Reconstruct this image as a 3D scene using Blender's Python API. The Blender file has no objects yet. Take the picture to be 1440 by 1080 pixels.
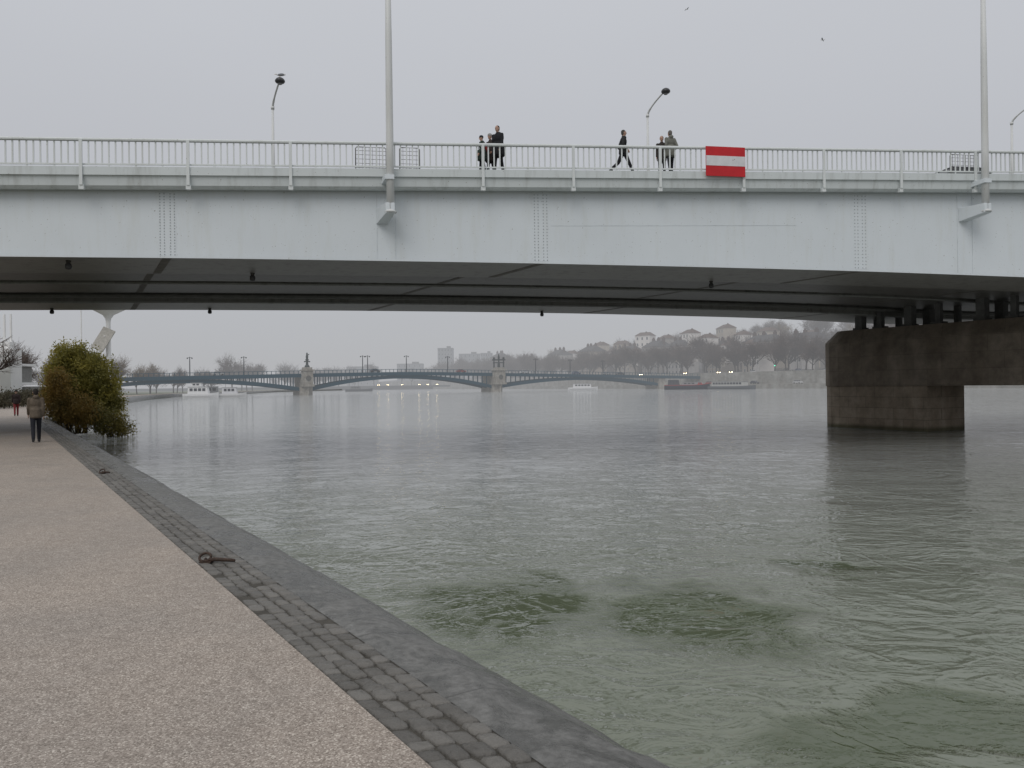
import bpy, bmesh, math, random
from mathutils import Vector, Matrix
R=math.radians
SC=bpy.context.scene
C=SC.collection
random.seed(7)
PI=math.pi
F=1100.0; RO=.0122; HC=3.0
def W(x,y,Z):
    xx=x-RO*(y-540); yy=y+RO*(x-720)
    return Vector(((xx-720)/F*Z, Z, HC+(541-yy)*Z/F))
def interp(tab,x):
    if x<=tab[0][0]: return tab[0][1]
    for (a,b),(c,d) in zip(tab,tab[1:]):
        if x<=c:
            return b+(d-b)*(x-a)/(c-a)
    return tab[-1][1]
# ------------------------------------------------------------------ materials
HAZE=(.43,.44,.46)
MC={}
def add_haze(nt,shader_out):  # painted haze: sky-toned glow mixed into the material by distance from world origin
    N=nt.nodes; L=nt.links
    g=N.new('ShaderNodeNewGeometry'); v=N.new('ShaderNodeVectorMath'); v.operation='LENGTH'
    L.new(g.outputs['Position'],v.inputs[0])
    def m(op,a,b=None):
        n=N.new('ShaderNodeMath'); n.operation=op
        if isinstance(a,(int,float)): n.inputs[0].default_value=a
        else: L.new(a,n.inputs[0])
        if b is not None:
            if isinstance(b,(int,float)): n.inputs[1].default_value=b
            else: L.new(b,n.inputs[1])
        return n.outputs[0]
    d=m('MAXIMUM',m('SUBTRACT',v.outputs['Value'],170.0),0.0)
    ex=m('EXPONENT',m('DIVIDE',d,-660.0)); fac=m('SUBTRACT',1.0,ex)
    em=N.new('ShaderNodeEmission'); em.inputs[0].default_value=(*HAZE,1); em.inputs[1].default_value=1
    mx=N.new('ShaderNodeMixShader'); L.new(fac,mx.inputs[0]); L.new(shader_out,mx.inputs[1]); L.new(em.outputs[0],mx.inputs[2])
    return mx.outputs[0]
def mat(name,col,rough=.75,var=.2,scale=3,haze=False,bump=0,metal=0,emit=0,stretch=(1,1,1),col2=None,island=False,spec=.4):
    if name in MC: return MC[name]
    m=bpy.data.materials.new(name); m.use_nodes=True; nt=m.node_tree; N=nt.nodes; L=nt.links
    b=N['Principled BSDF']; out=N['Material Output']
    tc=N.new('ShaderNodeTexCoord'); mp=N.new('ShaderNodeMapping'); mp.inputs['Scale'].default_value=stretch
    L.new(tc.outputs['Object'],mp.inputs[0])
    nz=N.new('ShaderNodeTexNoise'); nz.inputs['Scale'].default_value=scale; nz.inputs['Detail'].default_value=5; nz.inputs['Roughness'].default_value=.65
    L.new(mp.outputs[0],nz.inputs['Vector'])
    rp=N.new('ShaderNodeValToRGB'); rp.color_ramp.elements[0].position=.3; rp.color_ramp.elements[1].position=.7
    c2=col2 or tuple(min(1,c*(1+var)) for c in col); c1=tuple(c*(1-var) for c in col) if not col2 else col
    rp.color_ramp.elements[0].color=(*c1,1); rp.color_ramp.elements[1].color=(*c2,1)
    if island:
        g=N.new('ShaderNodeNewGeometry'); mm=N.new('ShaderNodeMath'); mm.operation='MULTIPLY_ADD'
        mm.inputs[1].default_value=.5; L.new(g.outputs['Random Per Island'],mm.inputs[0])
        m2=N.new('ShaderNodeMath'); m2.operation='MULTIPLY'; m2.inputs[1].default_value=.5; L.new(nz.outputs[0],m2.inputs[0])
        L.new(m2.outputs[0],mm.inputs[2]); L.new(mm.outputs[0],rp.inputs[0]); rp.color_ramp.elements[0].position=.1; rp.color_ramp.elements[1].position=.9
    else: L.new(nz.outputs[0],rp.inputs[0])
    L.new(rp.outputs[0],b.inputs['Base Color'])
    b.inputs['Roughness'].default_value=rough; b.inputs['Metallic'].default_value=metal; b.inputs['Specular IOR Level'].default_value=spec
    if emit: b.inputs['Emission Color'].default_value=(*col,1); b.inputs['Emission Strength'].default_value=emit
    if bump:
        bp=N.new('ShaderNodeBump'); bp.inputs['Strength'].default_value=bump; bp.inputs['Distance'].default_value=.02
        L.new(nz.outputs[0],bp.inputs['Height']); L.new(bp.outputs[0],b.inputs['Normal'])
    if haze: L.new(add_haze(nt,b.outputs[0]),out.inputs[0])
    MC[name]=m; return m
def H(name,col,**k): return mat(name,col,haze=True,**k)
# ------------------------------------------------------------------ mesh builder
class MB:
    def __init__(s): s.v=[]; s.f=[]
    def add(s,vs,fs):
        o=len(s.v); s.v+= [tuple(p) for p in vs]; s.f+=[tuple(i+o for i in f) for f in fs]
    def hexa(s,p):
        s.add(p,[(3,2,1,0),(4,5,6,7),(0,1,5,4),(1,2,6,5),(2,3,7,6),(3,0,4,7)])
    def box(s,c,sz,rot=0,M=None):
        x,y,z=[a/2 for a in sz]
        ps=[Vector(q) for q in [(-x,-y,-z),(x,-y,-z),(x,y,-z),(-x,y,-z),(-x,-y,z),(x,-y,z),(x,y,z),(-x,y,z)]]
        m=M if M else Matrix.Rotation(rot,3,'Z')
        s.hexa([m@q+Vector(c) for q in ps])
    def prism(s,pts,z0,z1):
        n=len(pts)
        s.add([(x,y,z0) for x,y in pts]+[(x,y,z1) for x,y in pts],[tuple(range(n-1,-1,-1)),tuple(range(n,2*n))]+[(i,(i+1)%n,n+(i+1)%n,n+i) for i in range(n)])
    def tube(s,pts,rad,n=8):
        pts=[Vector(p) for p in pts]
        if not hasattr(rad,'__len__'): rad=[rad]*len(pts)
        vs=[];fs=[]
        up=None
        for i,p in enumerate(pts):
            a=pts[max(0,i-1)]; b=pts[min(len(pts)-1,i+1)]; d=(b-a)
            if d.length<1e-9: d=Vector((0,0,1))
            d.normalize()
            if up is None:
                up=Vector((1,0,0)) if abs(d.x)<.8 else Vector((0,1,0))
            x=d.cross(up); 
            if x.length<1e-6: x=d.orthogonal()
            x.normalize(); y=d.cross(x)
            for k in range(n):
                t=2*PI*k/n; vs.append(p+(x*math.cos(t)+y*math.sin(t))*rad[i])
        m=len(pts)
        for i in range(m-1):
            for k in range(n):
                fs.append((i*n+k,i*n+(k+1)%n,(i+1)*n+(k+1)%n,(i+1)*n+k))
        fs.append(tuple(range(n-1,-1,-1))); fs.append(tuple(range((m-1)*n,m*n)))
        s.add(vs,fs)
    def lathe(s,prof,c=(0,0,0),n=16):
        vs=[];fs=[]
        for r,z in prof:
            for k in range(n):
                t=2*PI*k/n; vs.append((c[0]+r*math.cos(t),c[1]+r*math.sin(t),c[2]+z))
        m=len(prof)
        for i in range(m-1):
            for k in range(n): fs.append((i*n+k,i*n+(k+1)%n,(i+1)*n+(k+1)%n,(i+1)*n+k))
        fs.append(tuple(range(n-1,-1,-1))); fs.append(tuple(range((m-1)*n,m*n)))
        s.add(vs,fs)
    def ell(s,c,r,M=None,n=10,m=7):
        vs=[];fs=[]; c=Vector(c)
        if not hasattr(r,'__len__'): r=(r,r,r)
        for i in range(1,m):
            ph=PI*i/m
            for k in range(n):
                t=2*PI*k/n; q=Vector((r[0]*math.sin(ph)*math.cos(t),r[1]*math.sin(ph)*math.sin(t),-r[2]*math.cos(ph)))
                vs.append((M@q if M else q)+c)
        q=Vector((0,0,-r[2])); vs.append((M@q if M else q)+c); q=Vector((0,0,r[2])); vs.append((M@q if M else q)+c)
        b=(m-1)*n
        for i in range(m-2):
            for k in range(n): fs.append((i*n+k,i*n+(k+1)%n,(i+1)*n+(k+1)%n,(i+1)*n+k))
        for k in range(n):
            fs.append((b,(k+1)%n,k)); fs.append((b+1,(m-2)*n+k,(m-2)*n+(k+1)%n))
        s.add(vs,fs)
    def cap(s,a,ra,b,rb,n=10):
        s.ell(a,ra,n=n,m=6); s.ell(b,rb,n=n,m=6); s.tube([a,b],[ra,rb],n)
    def sweep(s,ss,fn,pos):
        n=None; vs=[]; 
        for q in ss:
            pr=fn(q); n=len(pr); vs+=[pos(q,t,z) for t,z in pr]
        m=len(ss); fs=[]
        for i in range(m-1):
            for k in range(n): fs.append((i*n+k,i*n+(k+1)%n,(i+1)*n+(k+1)%n,(i+1)*n+k))
        fs.append(tuple(range(n-1,-1,-1))); fs.append(tuple(range((m-1)*n,m*n)))
        s.add(vs,fs)
    def build(s,name,m,parent=None,smooth=False,world=True,bevel=0):
        me=bpy.data.meshes.new(name); me.from_pydata(s.v,[],s.f); me.update()
        bm=bmesh.new(); bm.from_mesh(me); bmesh.ops.recalc_face_normals(bm,faces=bm.faces[:]); bm.to_mesh(me); bm.free()
        me.materials.append(m)
        if smooth:
            for p in me.polygons: p.use_smooth=True
        o=bpy.data.objects.new(name,me); C.objects.link(o)
        if parent:
            o.parent=parent
            if world:
                r=parent
                l=Vector((0,0,0))
                while r: l+=r.location; r=r.parent
                o.location=-l
        if bevel:
            b=o.modifiers.new('bevel','BEVEL'); b.width=bevel; b.segments=2; b.limit_method='ANGLE'
        return o
def remesh(o,vox,smooth=3):
    m=o.modifiers.new('r','REMESH'); m.mode='VOXEL'; m.voxel_size=vox; m.use_smooth_shade=True
    s=o.modifiers.new('s','SMOOTH'); s.iterations=smooth; s.factor=.5
    dg=bpy.context.evaluated_depsgraph_get(); dg.update()
    me=bpy.data.meshes.new_from_object(o.evaluated_get(dg)); 
    o.modifiers.clear(); old=o.data; mats=list(old.materials); o.data=me
    if not me.materials:
        for q in mats: me.materials.append(q)
    me.polygons.foreach_set('use_smooth',[True]*len(me.polygons))
    return o
def tag(o,label,cat,group=None,kind=None):
    o['label']=label; o['category']=cat
    if group: o['group']=group
    if kind: o['kind']=kind
    return o
def thing(name,label,cat,loc=(0,0,0),rz=0,group=None):
    o=bpy.data.objects.new(name,None); C.objects.link(o); o.location=loc; o.rotation_euler=(0,0,rz); o.empty_display_size=.3
    return tag(o,label,cat,group)
def struct(o): o['kind']='structure'; return o
def dup(root,loc,rz=0,sc=1,label=None,group=None):
    r=root.copy(); C.objects.link(r); r.location=loc; r.rotation_euler=(0,0,rz)
    r.scale=(sc,sc,sc) if not hasattr(sc,'__len__') else sc
    if label: r['label']=label
    if group: r['group']=group
    for ch in list(root.children):
        c=ch.copy(); C.objects.link(c); c.parent=r
        for g in ch.children:
            d=g.copy(); C.objects.link(d); d.parent=c
    return r
# ------------------------------------------------------------------ camera, world, sun
cam=bpy.data.cameras.new('camera'); co=bpy.data.objects.new('camera',cam); C.objects.link(co)
cam.sensor_width=36; cam.lens=36*F/1440; cam.clip_end=6000; cam.clip_start=.05
co.matrix_world=Matrix.Translation((0,0,HC))@Matrix.Rotation(R(90.05),4,'X')@Matrix.Rotation(-math.atan(RO),4,'Z')
SC.camera=co
w=bpy.data.worlds.new('World'); SC.world=w; w.use_nodes=True; nt=w.node_tree; N=nt.nodes; L=nt.links
bg=N['Background']; out=N['World Output']
tc=N.new('ShaderNodeTexCoord'); sp=N.new('ShaderNodeSeparateXYZ'); L.new(tc.outputs['Generated'],sp.inputs[0])
nz=N.new('ShaderNodeTexNoise'); nz.inputs['Scale'].default_value=1.6; nz.inputs['Detail'].default_value=3
mp=N.new('ShaderNodeMapping'); mp.inputs['Scale'].default_value=(1,1,3); L.new(tc.outputs['Generated'],mp.inputs[0]); L.new(mp.outputs[0],nz.inputs['Vector'])
ma=N.new('ShaderNodeMath'); ma.operation='MULTIPLY_ADD'; ma.inputs[1].default_value=.10; L.new(nz.outputs[0],ma.inputs[0]); 
ms=N.new('ShaderNodeMath'); ms.operation='SUBTRACT'; ms.inputs[1].default_value=.05; L.new(sp.outputs['Z'],ms.inputs[0]); L.new(ms.outputs[0],ma.inputs[2])
rp=N.new('ShaderNodeValToRGB'); L.new(ma.outputs[0],rp.inputs[0])
E=rp.color_ramp.elements; E[0].position=0; E[0].color=(.445,.45,.47,1); E[1].position=1; E[1].color=(.92,.93,.96,1)
e=E.new(.22); e.color=(.50,.51,.54,1); e=E.new(.45); e.color=(.57,.585,.62,1)
L.new(rp.outputs[0],bg.inputs[0]); bg.inputs[1].default_value=1.0
sk=N.new('ShaderNodeTexSky'); sk.sky_type='NISHITA'; sk.sun_disc=False; sk.sun_elevation=R(48); sk.sun_rotation=R(200)
b2=N.new('ShaderNodeBackground'); L.new(sk.outputs[0],b2.inputs[0]); b2.inputs[1].default_value=.08
mx=N.new('ShaderNodeMixShader'); mx.inputs[0].default_value=.05; L.new(bg.outputs[0],mx.inputs[1]); L.new(b2.outputs[0],mx.inputs[2]); L.new(mx.outputs[0],out.inputs[0])
sn=bpy.data.lights.new('sun','SUN'); sn.energy=.95; sn.angle=R(35); sn.color=(1,.96,.92); so=bpy.data.objects.new('sun',sn); C.objects.link(so)
d=Vector((.25,.72,-.75)); so.rotation_euler=d.to_track_quat('-Z','Y').to_euler()
SC.view_settings.view_transform='Standard'
try: SC.view_settings.look='None'
except: pass
# ------------------------------------------------------------------ water
def water_mat():
    m=bpy.data.materials.new('river_water'); m.use_nodes=True; nt=m.node_tree; N=nt.nodes; L=nt.links
    b=N['Principled BSDF']; out=N['Material Output']
    tc=N.new('ShaderNodeTexCoord')
    def mapn(rot,sc):
        mp=N.new('ShaderNodeMapping'); mp.inputs['Rotation'].default_value=(0,0,rot); mp.inputs['Scale'].default_value=sc; L.new(tc.outputs['Object'],mp.inputs[0]); return mp.outputs[0]
    def noise(v,s,det,ro=.55,dis=0,col=False):
        n=N.new('ShaderNodeTexNoise'); n.inputs['Scale'].default_value=s; n.inputs['Detail'].default_value=det; n.inputs['Roughness'].default_value=ro; n.inputs['Distortion'].default_value=dis
        L.new(v,n.inputs['Vector']); return n.outputs[1 if col else 0]
    def m2(op,a,bb,c=None,cl=False):
        n=N.new('ShaderNodeMath'); n.operation=op; n.use_clamp=cl
        for i,q in enumerate((a,bb,c)):
            if q is None: continue
            if isinstance(q,(int,float)): n.inputs[i].default_value=q
            else: L.new(q,n.inputs[i])
        return n.outputs[0]
    def ramp(v,p0,p1,c0=(0,0,0,1),c1=(1,1,1,1)):
        r=N.new('ShaderNodeValToRGB'); r.color_ramp.elements[0].position=p0; r.color_ramp.elements[1].position=p1; r.color_ramp.elements[0].color=c0; r.color_ramp.elements[1].color=c1; L.new(v,r.inputs[0]); return r.outputs[0]
    v1=mapn(R(-12),(1,1.35,1)); v2=mapn(R(14),(1,1.15,1)); v0=mapn(0,(1,1,1))
    swell=noise(v1,.22,2,.5,.8)
    chop=noise(v1,1.0,3,.55,1.5)
    rip=noise(v2,3.6,3,.55,.8)
    fine=noise(v2,11,2,.5,.3)
    mask=noise(mapn(0,(1,1.5,1)),.13,3,.55,1.2)
    lines=noise(mapn(R(20),(1,1.3,1)),.45,3,.5,2.4)
    ridge=m2('SUBTRACT',1.0,m2('MULTIPLY',m2('ABSOLUTE',m2('SUBTRACT',lines,.5),None),20.0,None,True),None,True)
    wob=N.new('ShaderNodeVectorMath'); wob.operation='MULTIPLY_ADD'; L.new(noise(v0,.85,6,.62,.5,True),wob.inputs[0]); wob.inputs[1].default_value=(3.0,4.2,0); L.new(tc.outputs['Object'],wob.inputs[2])
    boil=None
    for (cx,cy,rx,ry) in ((-.1,10.6,1.35,1.9),(2.4,10.0,1.5,1.7),(5.2,12.7,.8,.8),(8.6,11.0,1.4,1.1),(3.4,6.8,1.6,.8)):
        s_=N.new('ShaderNodeVectorMath'); s_.operation='SUBTRACT'; L.new(wob.outputs[0],s_.inputs[0]); s_.inputs[1].default_value=(cx+1.5,cy+2.1,0)
        q=N.new('ShaderNodeVectorMath'); q.operation='MULTIPLY'; L.new(s_.outputs[0],q.inputs[0]); q.inputs[1].default_value=(1/rx,1/ry,0)
        l=N.new('ShaderNodeVectorMath'); l.operation='LENGTH'; L.new(q.outputs[0],l.inputs[0])
        mr=N.new('ShaderNodeMapRange'); mr.interpolation_type='SMOOTHSTEP'; L.new(l.outputs['Value'],mr.inputs[0]); mr.inputs[1].default_value=.55; mr.inputs[2].default_value=1.2; mr.inputs[3].default_value=1; mr.inputs[4].default_value=0
        boil=mr.outputs[0] if boil is None else m2('MAXIMUM',boil,mr.outputs[0])
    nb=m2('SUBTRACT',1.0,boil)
    rough_z=m2('MULTIPLY',m2('MULTIPLY_ADD',ramp(mask,.38,.60),.45,.6),m2('MULTIPLY_ADD',nb,.62,.38))
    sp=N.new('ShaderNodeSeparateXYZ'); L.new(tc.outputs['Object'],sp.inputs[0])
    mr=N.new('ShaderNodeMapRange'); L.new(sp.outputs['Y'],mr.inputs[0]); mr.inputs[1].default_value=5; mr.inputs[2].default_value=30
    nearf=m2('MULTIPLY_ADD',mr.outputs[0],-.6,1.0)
    small=m2('MULTIPLY',m2('ADD',m2('MULTIPLY',rip,.028),m2('MULTIPLY',fine,.0045)),nearf)
    h=m2('ADD',m2('MULTIPLY',swell,.14),m2('MULTIPLY',m2('ADD',m2('ADD',m2('MULTIPLY',chop,.082),small),m2('MULTIPLY',ridge,.015)),rough_z))
    bp=N.new('ShaderNodeBump'); bp.inputs['Strength'].default_value=.9; bp.inputs['Distance'].default_value=1.0
    L.new(h,bp.inputs['Height']); L.new(bp.outputs[0],b.inputs['Normal'])
    main=N.new('ShaderNodeMix'); main.data_type='RGBA'; L.new(mr.outputs[0],main.inputs[0]); main.inputs[6].default_value=(.155,.172,.125,1); main.inputs[7].default_value=(.29,.30,.285,1)  # paler far base colour paints in the reflected sky
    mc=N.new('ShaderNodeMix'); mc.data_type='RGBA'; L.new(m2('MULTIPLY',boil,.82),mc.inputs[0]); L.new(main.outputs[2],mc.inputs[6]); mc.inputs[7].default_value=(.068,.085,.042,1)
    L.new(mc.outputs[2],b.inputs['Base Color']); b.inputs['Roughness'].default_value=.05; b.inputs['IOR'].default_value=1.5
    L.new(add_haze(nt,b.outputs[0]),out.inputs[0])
    return m
mb=MB(); mb.add([(-1500,-80,0),(1800,-80,0),(1800,2500,0),(-1500,2500,0)],[(0,1,2,3)])
struct(mb.build('river_water',water_mat()))
# ------------------------------------------------------------------ left quay
QA=R(33.3)
CT=[(-60,0),(55,0),(75,1.2),(120,7),(179,17.8),(245,33),(309,53),(389,96),(500,145),(620,236),(900,430),(1400,700)]
def cf(a): return interp(CT,a)
def qpos(a,x,z): return (x+cf(a),a,z)
def Q(a,x,z=0):
    X=x+cf(a); return Vector((X*math.cos(QA)-a*math.sin(QA), X*math.sin(QA)+a*math.cos(QA), z))
AL=[-25+2*i for i in range(14)]+[3+.25*i for i in range(80)]+[23+2*i for i in range(37)]+[97+8*i for i in range(60)]+[600,700,900,1400]
QZ=1.25
def mulc(N,L,a,bb):
    mx=N.new('ShaderNodeMix'); mx.data_type='RGBA'; mx.blend_type='MULTIPLY'; mx.inputs[0].default_value=1; L.new(a,mx.inputs[6]); L.new(bb,mx.inputs[7]); return mx.outputs[2]
def pebble():
    m=bpy.data.materials.new('exposed_aggregate'); m.use_nodes=True; nt=m.node_tree; N=nt.nodes; L=nt.links; b=N['Principled BSDF']
    tc=N.new('ShaderNodeTexCoord')
    v=N.new('ShaderNodeTexVoronoi'); v.inputs['Scale'].default_value=120; L.new(tc.outputs['Object'],v.inputs['Vector'])
    sx=N.new('ShaderNodeSeparateColor'); L.new(v.outputs['Color'],sx.inputs[0])
    rp=N.new('ShaderNodeValToRGB'); L.new(sx.outputs[0],rp.inputs[0]); E=rp.color_ramp.elements
    E[0].color=(.18,.15,.122,1); E[1].color=(.60,.55,.48,1); q=E.new(.3); q.color=(.285,.243,.205,1); q=E.new(.8); q.color=(.38,.33,.285,1)
    def ramp(nv,c0,c1,p0=.3,p1=.7):
        r2=N.new('ShaderNodeValToRGB'); r2.color_ramp.elements[0].position=p0; r2.color_ramp.elements[1].position=p1; r2.color_ramp.elements[0].color=(*c0,1); r2.color_ramp.elements[1].color=(*c1,1); L.new(nv,r2.inputs[0]); return r2.outputs[0]
    n=N.new('ShaderNodeTexNoise'); n.inputs['Scale'].default_value=.6; n.inputs['Detail'].default_value=7; n.inputs['Roughness'].default_value=.65; L.new(tc.outputs['Object'],n.inputs['Vector'])
    n2=N.new('ShaderNodeTexNoise'); n2.inputs['Scale'].default_value=9; n2.inputs['Detail'].default_value=4; L.new(tc.outputs['Object'],n2.inputs['Vector'])
    colr=mulc(N,L,mulc(N,L,rp.outputs[0],ramp(n.outputs[0],(.84,.84,.84),(1.02,1,.98))),ramp(n2.outputs[0],(.87,.86,.85),(1.05,1.05,1.05)))
    sp=N.new('ShaderNodeSeparateXYZ'); L.new(tc.outputs['Object'],sp.inputs[0])
    def mth(op,a,bb=0.):
        k=N.new('ShaderNodeMath'); k.operation=op; L.new(a,k.inputs[0]); k.inputs[1].default_value=bb; return k.outputs[0]
    fr=mth('FRACT',mth('DIVIDE',mth('SUBTRACT',sp.outputs['Y'],6.5),7.4)); jl=mth('MULTIPLY',mth('LESS_THAN',fr,.0016),.5)
    m3=N.new('ShaderNodeMix'); m3.data_type='RGBA'; L.new(jl,m3.inputs[0]); L.new(colr,m3.inputs[6]); m3.inputs[7].default_value=(.17,.15,.13,1)
    L.new(m3.outputs[2],b.inputs['Base Color'])
    rr=N.new('ShaderNodeMapRange'); L.new(n.outputs[0],rr.inputs[0]); rr.inputs[1].default_value=.3; rr.inputs[2].default_value=.7; rr.inputs[3].default_value=.48; rr.inputs[4].default_value=.75; L.new(rr.outputs[0],b.inputs['Roughness'])
    bp=N.new('ShaderNodeBump'); bp.inputs['Strength'].default_value=.45; bp.inputs['Distance'].default_value=.004; bp.invert=True; L.new(v.outputs['Distance'],bp.inputs['Height']); L.new(bp.outputs[0],b.inputs['Normal'])
    return m
def slope_mat():
    m=bpy.data.materials.new('wet_concrete'); m.use_nodes=True; nt=m.node_tree; N=nt.nodes; L=nt.links; b=N['Principled BSDF']
    tc=N.new('ShaderNodeTexCoord'); sp=N.new('ShaderNodeSeparateXYZ'); L.new(tc.outputs['Object'],sp.inputs[0])
    def nz(s,d_,r=.65,dis=0):
        n=N.new('ShaderNodeTexNoise'); n.inputs['Scale'].default_value=s; n.inputs['Detail'].default_value=d_; n.inputs['Roughness'].default_value=r; n.inputs['Distortion'].default_value=dis; L.new(tc.outputs['Object'],n.inputs['Vector']); return n.outputs[0]
    n=nz(1.6,9,.7)
    a=N.new('ShaderNodeMath'); a.operation='MULTIPLY_ADD'; a.inputs[1].default_value=1.0; L.new(n,a.inputs[0]); L.new(sp.outputs['Z'],a.inputs[2])
    rp=N.new('ShaderNodeValToRGB'); E=rp.color_ramp.elements; E[0].position=.42; E[0].color=(.040,.044,.028,1); E[1].position=1.0; E[1].color=(.15,.148,.14,1); q=E.new(.62); q.color=(.070,.072,.058,1); q=E.new(.8); q.color=(.10,.10,.092,1)
    dv=N.new('ShaderNodeMath'); dv.operation='DIVIDE'; L.new(a.outputs[0],dv.inputs[0]); dv.inputs[1].default_value=1.6; L.new(dv.outputs[0],rp.inputs[0])
    def ramp(nv,c0,c1,p0=.3,p1=.7):
        r2=N.new('ShaderNodeValToRGB'); r2.color_ramp.elements[0].position=p0; r2.color_ramp.elements[1].position=p1; r2.color_ramp.elements[0].color=(c0,c0,c0*.97,1); r2.color_ramp.elements[1].color=(c1,c1,c1,1); L.new(nv,r2.inputs[0]); return r2.outputs[0]
    n2=nz(14,8,.72); n3=nz(2.0,6,.65,1.4)
    c=mulc(N,L,mulc(N,L,rp.outputs[0],ramp(n2,.5,1.35)),ramp(n3,.62,1.12,.42,.56))
    fr=N.new('ShaderNodeMath'); fr.operation='FRACT'; dd=N.new('ShaderNodeMath'); dd.operation='DIVIDE'; L.new(sp.outputs['Y'],dd.inputs[0]); dd.inputs[1].default_value=1.3; L.new(dd.outputs[0],fr.inputs[0])
    c=mulc(N,L,c,ramp(fr.outputs[0],.45,1.0,.0,.018))
    L.new(c,b.inputs['Base Color'])
    rr=N.new('ShaderNodeMapRange'); L.new(n3,rr.inputs[0]); rr.inputs[1].default_value=.42; rr.inputs[2].default_value=.56; rr.inputs[3].default_value=.14; rr.inputs[4].default_value=.6; L.new(rr.outputs[0],b.inputs['Roughness'])
    bp=N.new('ShaderNodeBump'); bp.inputs['Strength'].default_value=1.0; bp.inputs['Distance'].default_value=.02; L.new(n2,bp.inputs['Height']); L.new(bp.outputs[0],b.inputs['Normal'])
    return m
def strip(name,pr,m,jit=0,xj=0):
    rj=random.Random(5); mb=MB(); vs=[];fs=[]; n=len(pr)
    for a in AL:
        for j,(x,z) in enumerate(pr):
            jj=0<j<n-1
            vs.append(qpos(a,x+(rj.uniform(-xj,xj) if jj else 0),z+(rj.uniform(-jit,jit) if jj else 0)))
    for i in range(len(AL)-1):
        for j in range(n-1): fs.append((i*n+j,i*n+j+1,(i+1)*n+j+1,(i+1)*n+j))
    mb.add(vs,fs); o=mb.build(name,m,smooth=n>3); o.rotation_euler=(0,0,QA); return struct(o)
strip('quay_path',[(-4.5,QZ),(1.645,QZ)],pebble())
strip('sloping_bank',[(2.09,QZ-.012),(2.18,QZ-.008),(2.36,QZ-.02),(2.55,QZ-.07),(2.8,QZ-.21),(3.1,QZ-.42),(3.45,QZ-.70),(3.75,QZ-.98),(4.08,.0),(4.4,-.2),(5.0,-.5)],slope_mat(),.016,.025)
strip('lawn',[(-260,QZ-.02),(-4.5,QZ-.02)],H('lawn',(.10,.11,.06),var=.4,scale=.6))
strip('cobble_bed',[(1.64,QZ-.014),(2.10,QZ-.016)],mat('cobble_joint_sand',(.045,.041,.034),rough=.9,scale=20,col2=(.08,.073,.06)))
mb=MB()
for r in range(4):
    a=-1.0+r*.05
    while a<95:
        ln=random.uniform(.10,.19); x0=1.652+r*.109; x1=x0+.104
        j=lambda s=.009: random.uniform(-s,s)
        z=QZ+random.uniform(-.008,.008); b0=a+.003; b1=a+ln-.004; sk_=.03
        base=[(x0+j(),b0+j()+sk_),(x1+j(),b0+j()-sk_*.3),(x1+j(),b1+j()-sk_*.3),(x0+j(),b1+j()+sk_)]
        if random.random()<.02: a+=ln; continue
        cx=(x0+x1)/2; cy=sum(p[1] for p in base)/4
        def ins(k): return [(cx+(x-cx)*k,cy+(y-cy)*k) for x,y in base]
        def ins8(k,zz,js,f=.15):
            q=ins(k); o=[]
            for i in range(4):
                p=q[i]; n_=q[(i+1)%4]; pv=q[i-1]
                o.append((p[0]*(1-f)+pv[0]*f,p[1]*(1-f)+pv[1]*f)); o.append((p[0]*(1-f)+n_[0]*f,p[1]*(1-f)+n_[1]*f))
            return [(*qpos(y,x,0)[:2],zz+j(js)) for x,y in o]
        rings=[ins8(1,QZ-.03,0),ins8(.99,z-.012,.003),ins8(.84,z-.002,.004),ins8(.45,z+.004,.004)]
        vs=sum(rings,[]); fs=[tuple(range(24,32))]+[(i+k*8,(i+1)%8+k*8,(i+1)%8+k*8+8,i+k*8+8) for k in range(3) for i in range(8)]
        mb.add(vs,fs); a+=ln
o=mb.build('cobble_strip',mat('cobble_stone',(.07,.065,.056),rough=.42,col2=(.175,.165,.148),island=True,scale=22,bump=.9,spec=.5),smooth=True); o.rotation_euler=(0,0,QA); struct(o)
rust=mat('rusty_iron',(.03,.023,.02),rough=.7,col2=(.085,.052,.036),scale=40,bump=.5,metal=.3)
def mooring(a,x,label,rz,tail):
    p=Q(a,x,QZ+.01); r=thing('mooring_ring',label,'mooring ring',p,rz,None)
    m=MB(); pts=[(-.02+.06*math.cos(t),.01+.03*math.sin(t),.045+.035*math.sin(t)) for t in [2*PI*i/20 for i in range(21)]]
    m.tube(pts,.013,8); m.build('ring',rust,r,True,world=False)
    m=MB(); m.tube([(.03,0,.02),(.08,0,.028),(tail*.65,.0,.026),(tail,0,.020)],[.018,.021,.019,.015],8); m.build('shackle_bar',rust,r,True,world=False)
    m=MB(); m.box((.0,0,.004),(.12,.09,.012)); m.tube([(-.01,-.03,.01),(-.01,0,.035),(-.01,.03,.01)],.012,6); m.build('anchor_plate',rust,r,world=False)
mooring(18.3,1.80,'rusty mooring ring on the cobbles farther along the quay edge',R(-15),.18)
mooring(8.25,1.73,'rusty mooring ring and bar on the cobbles nearest the viewer',R(-8),.30)
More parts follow.
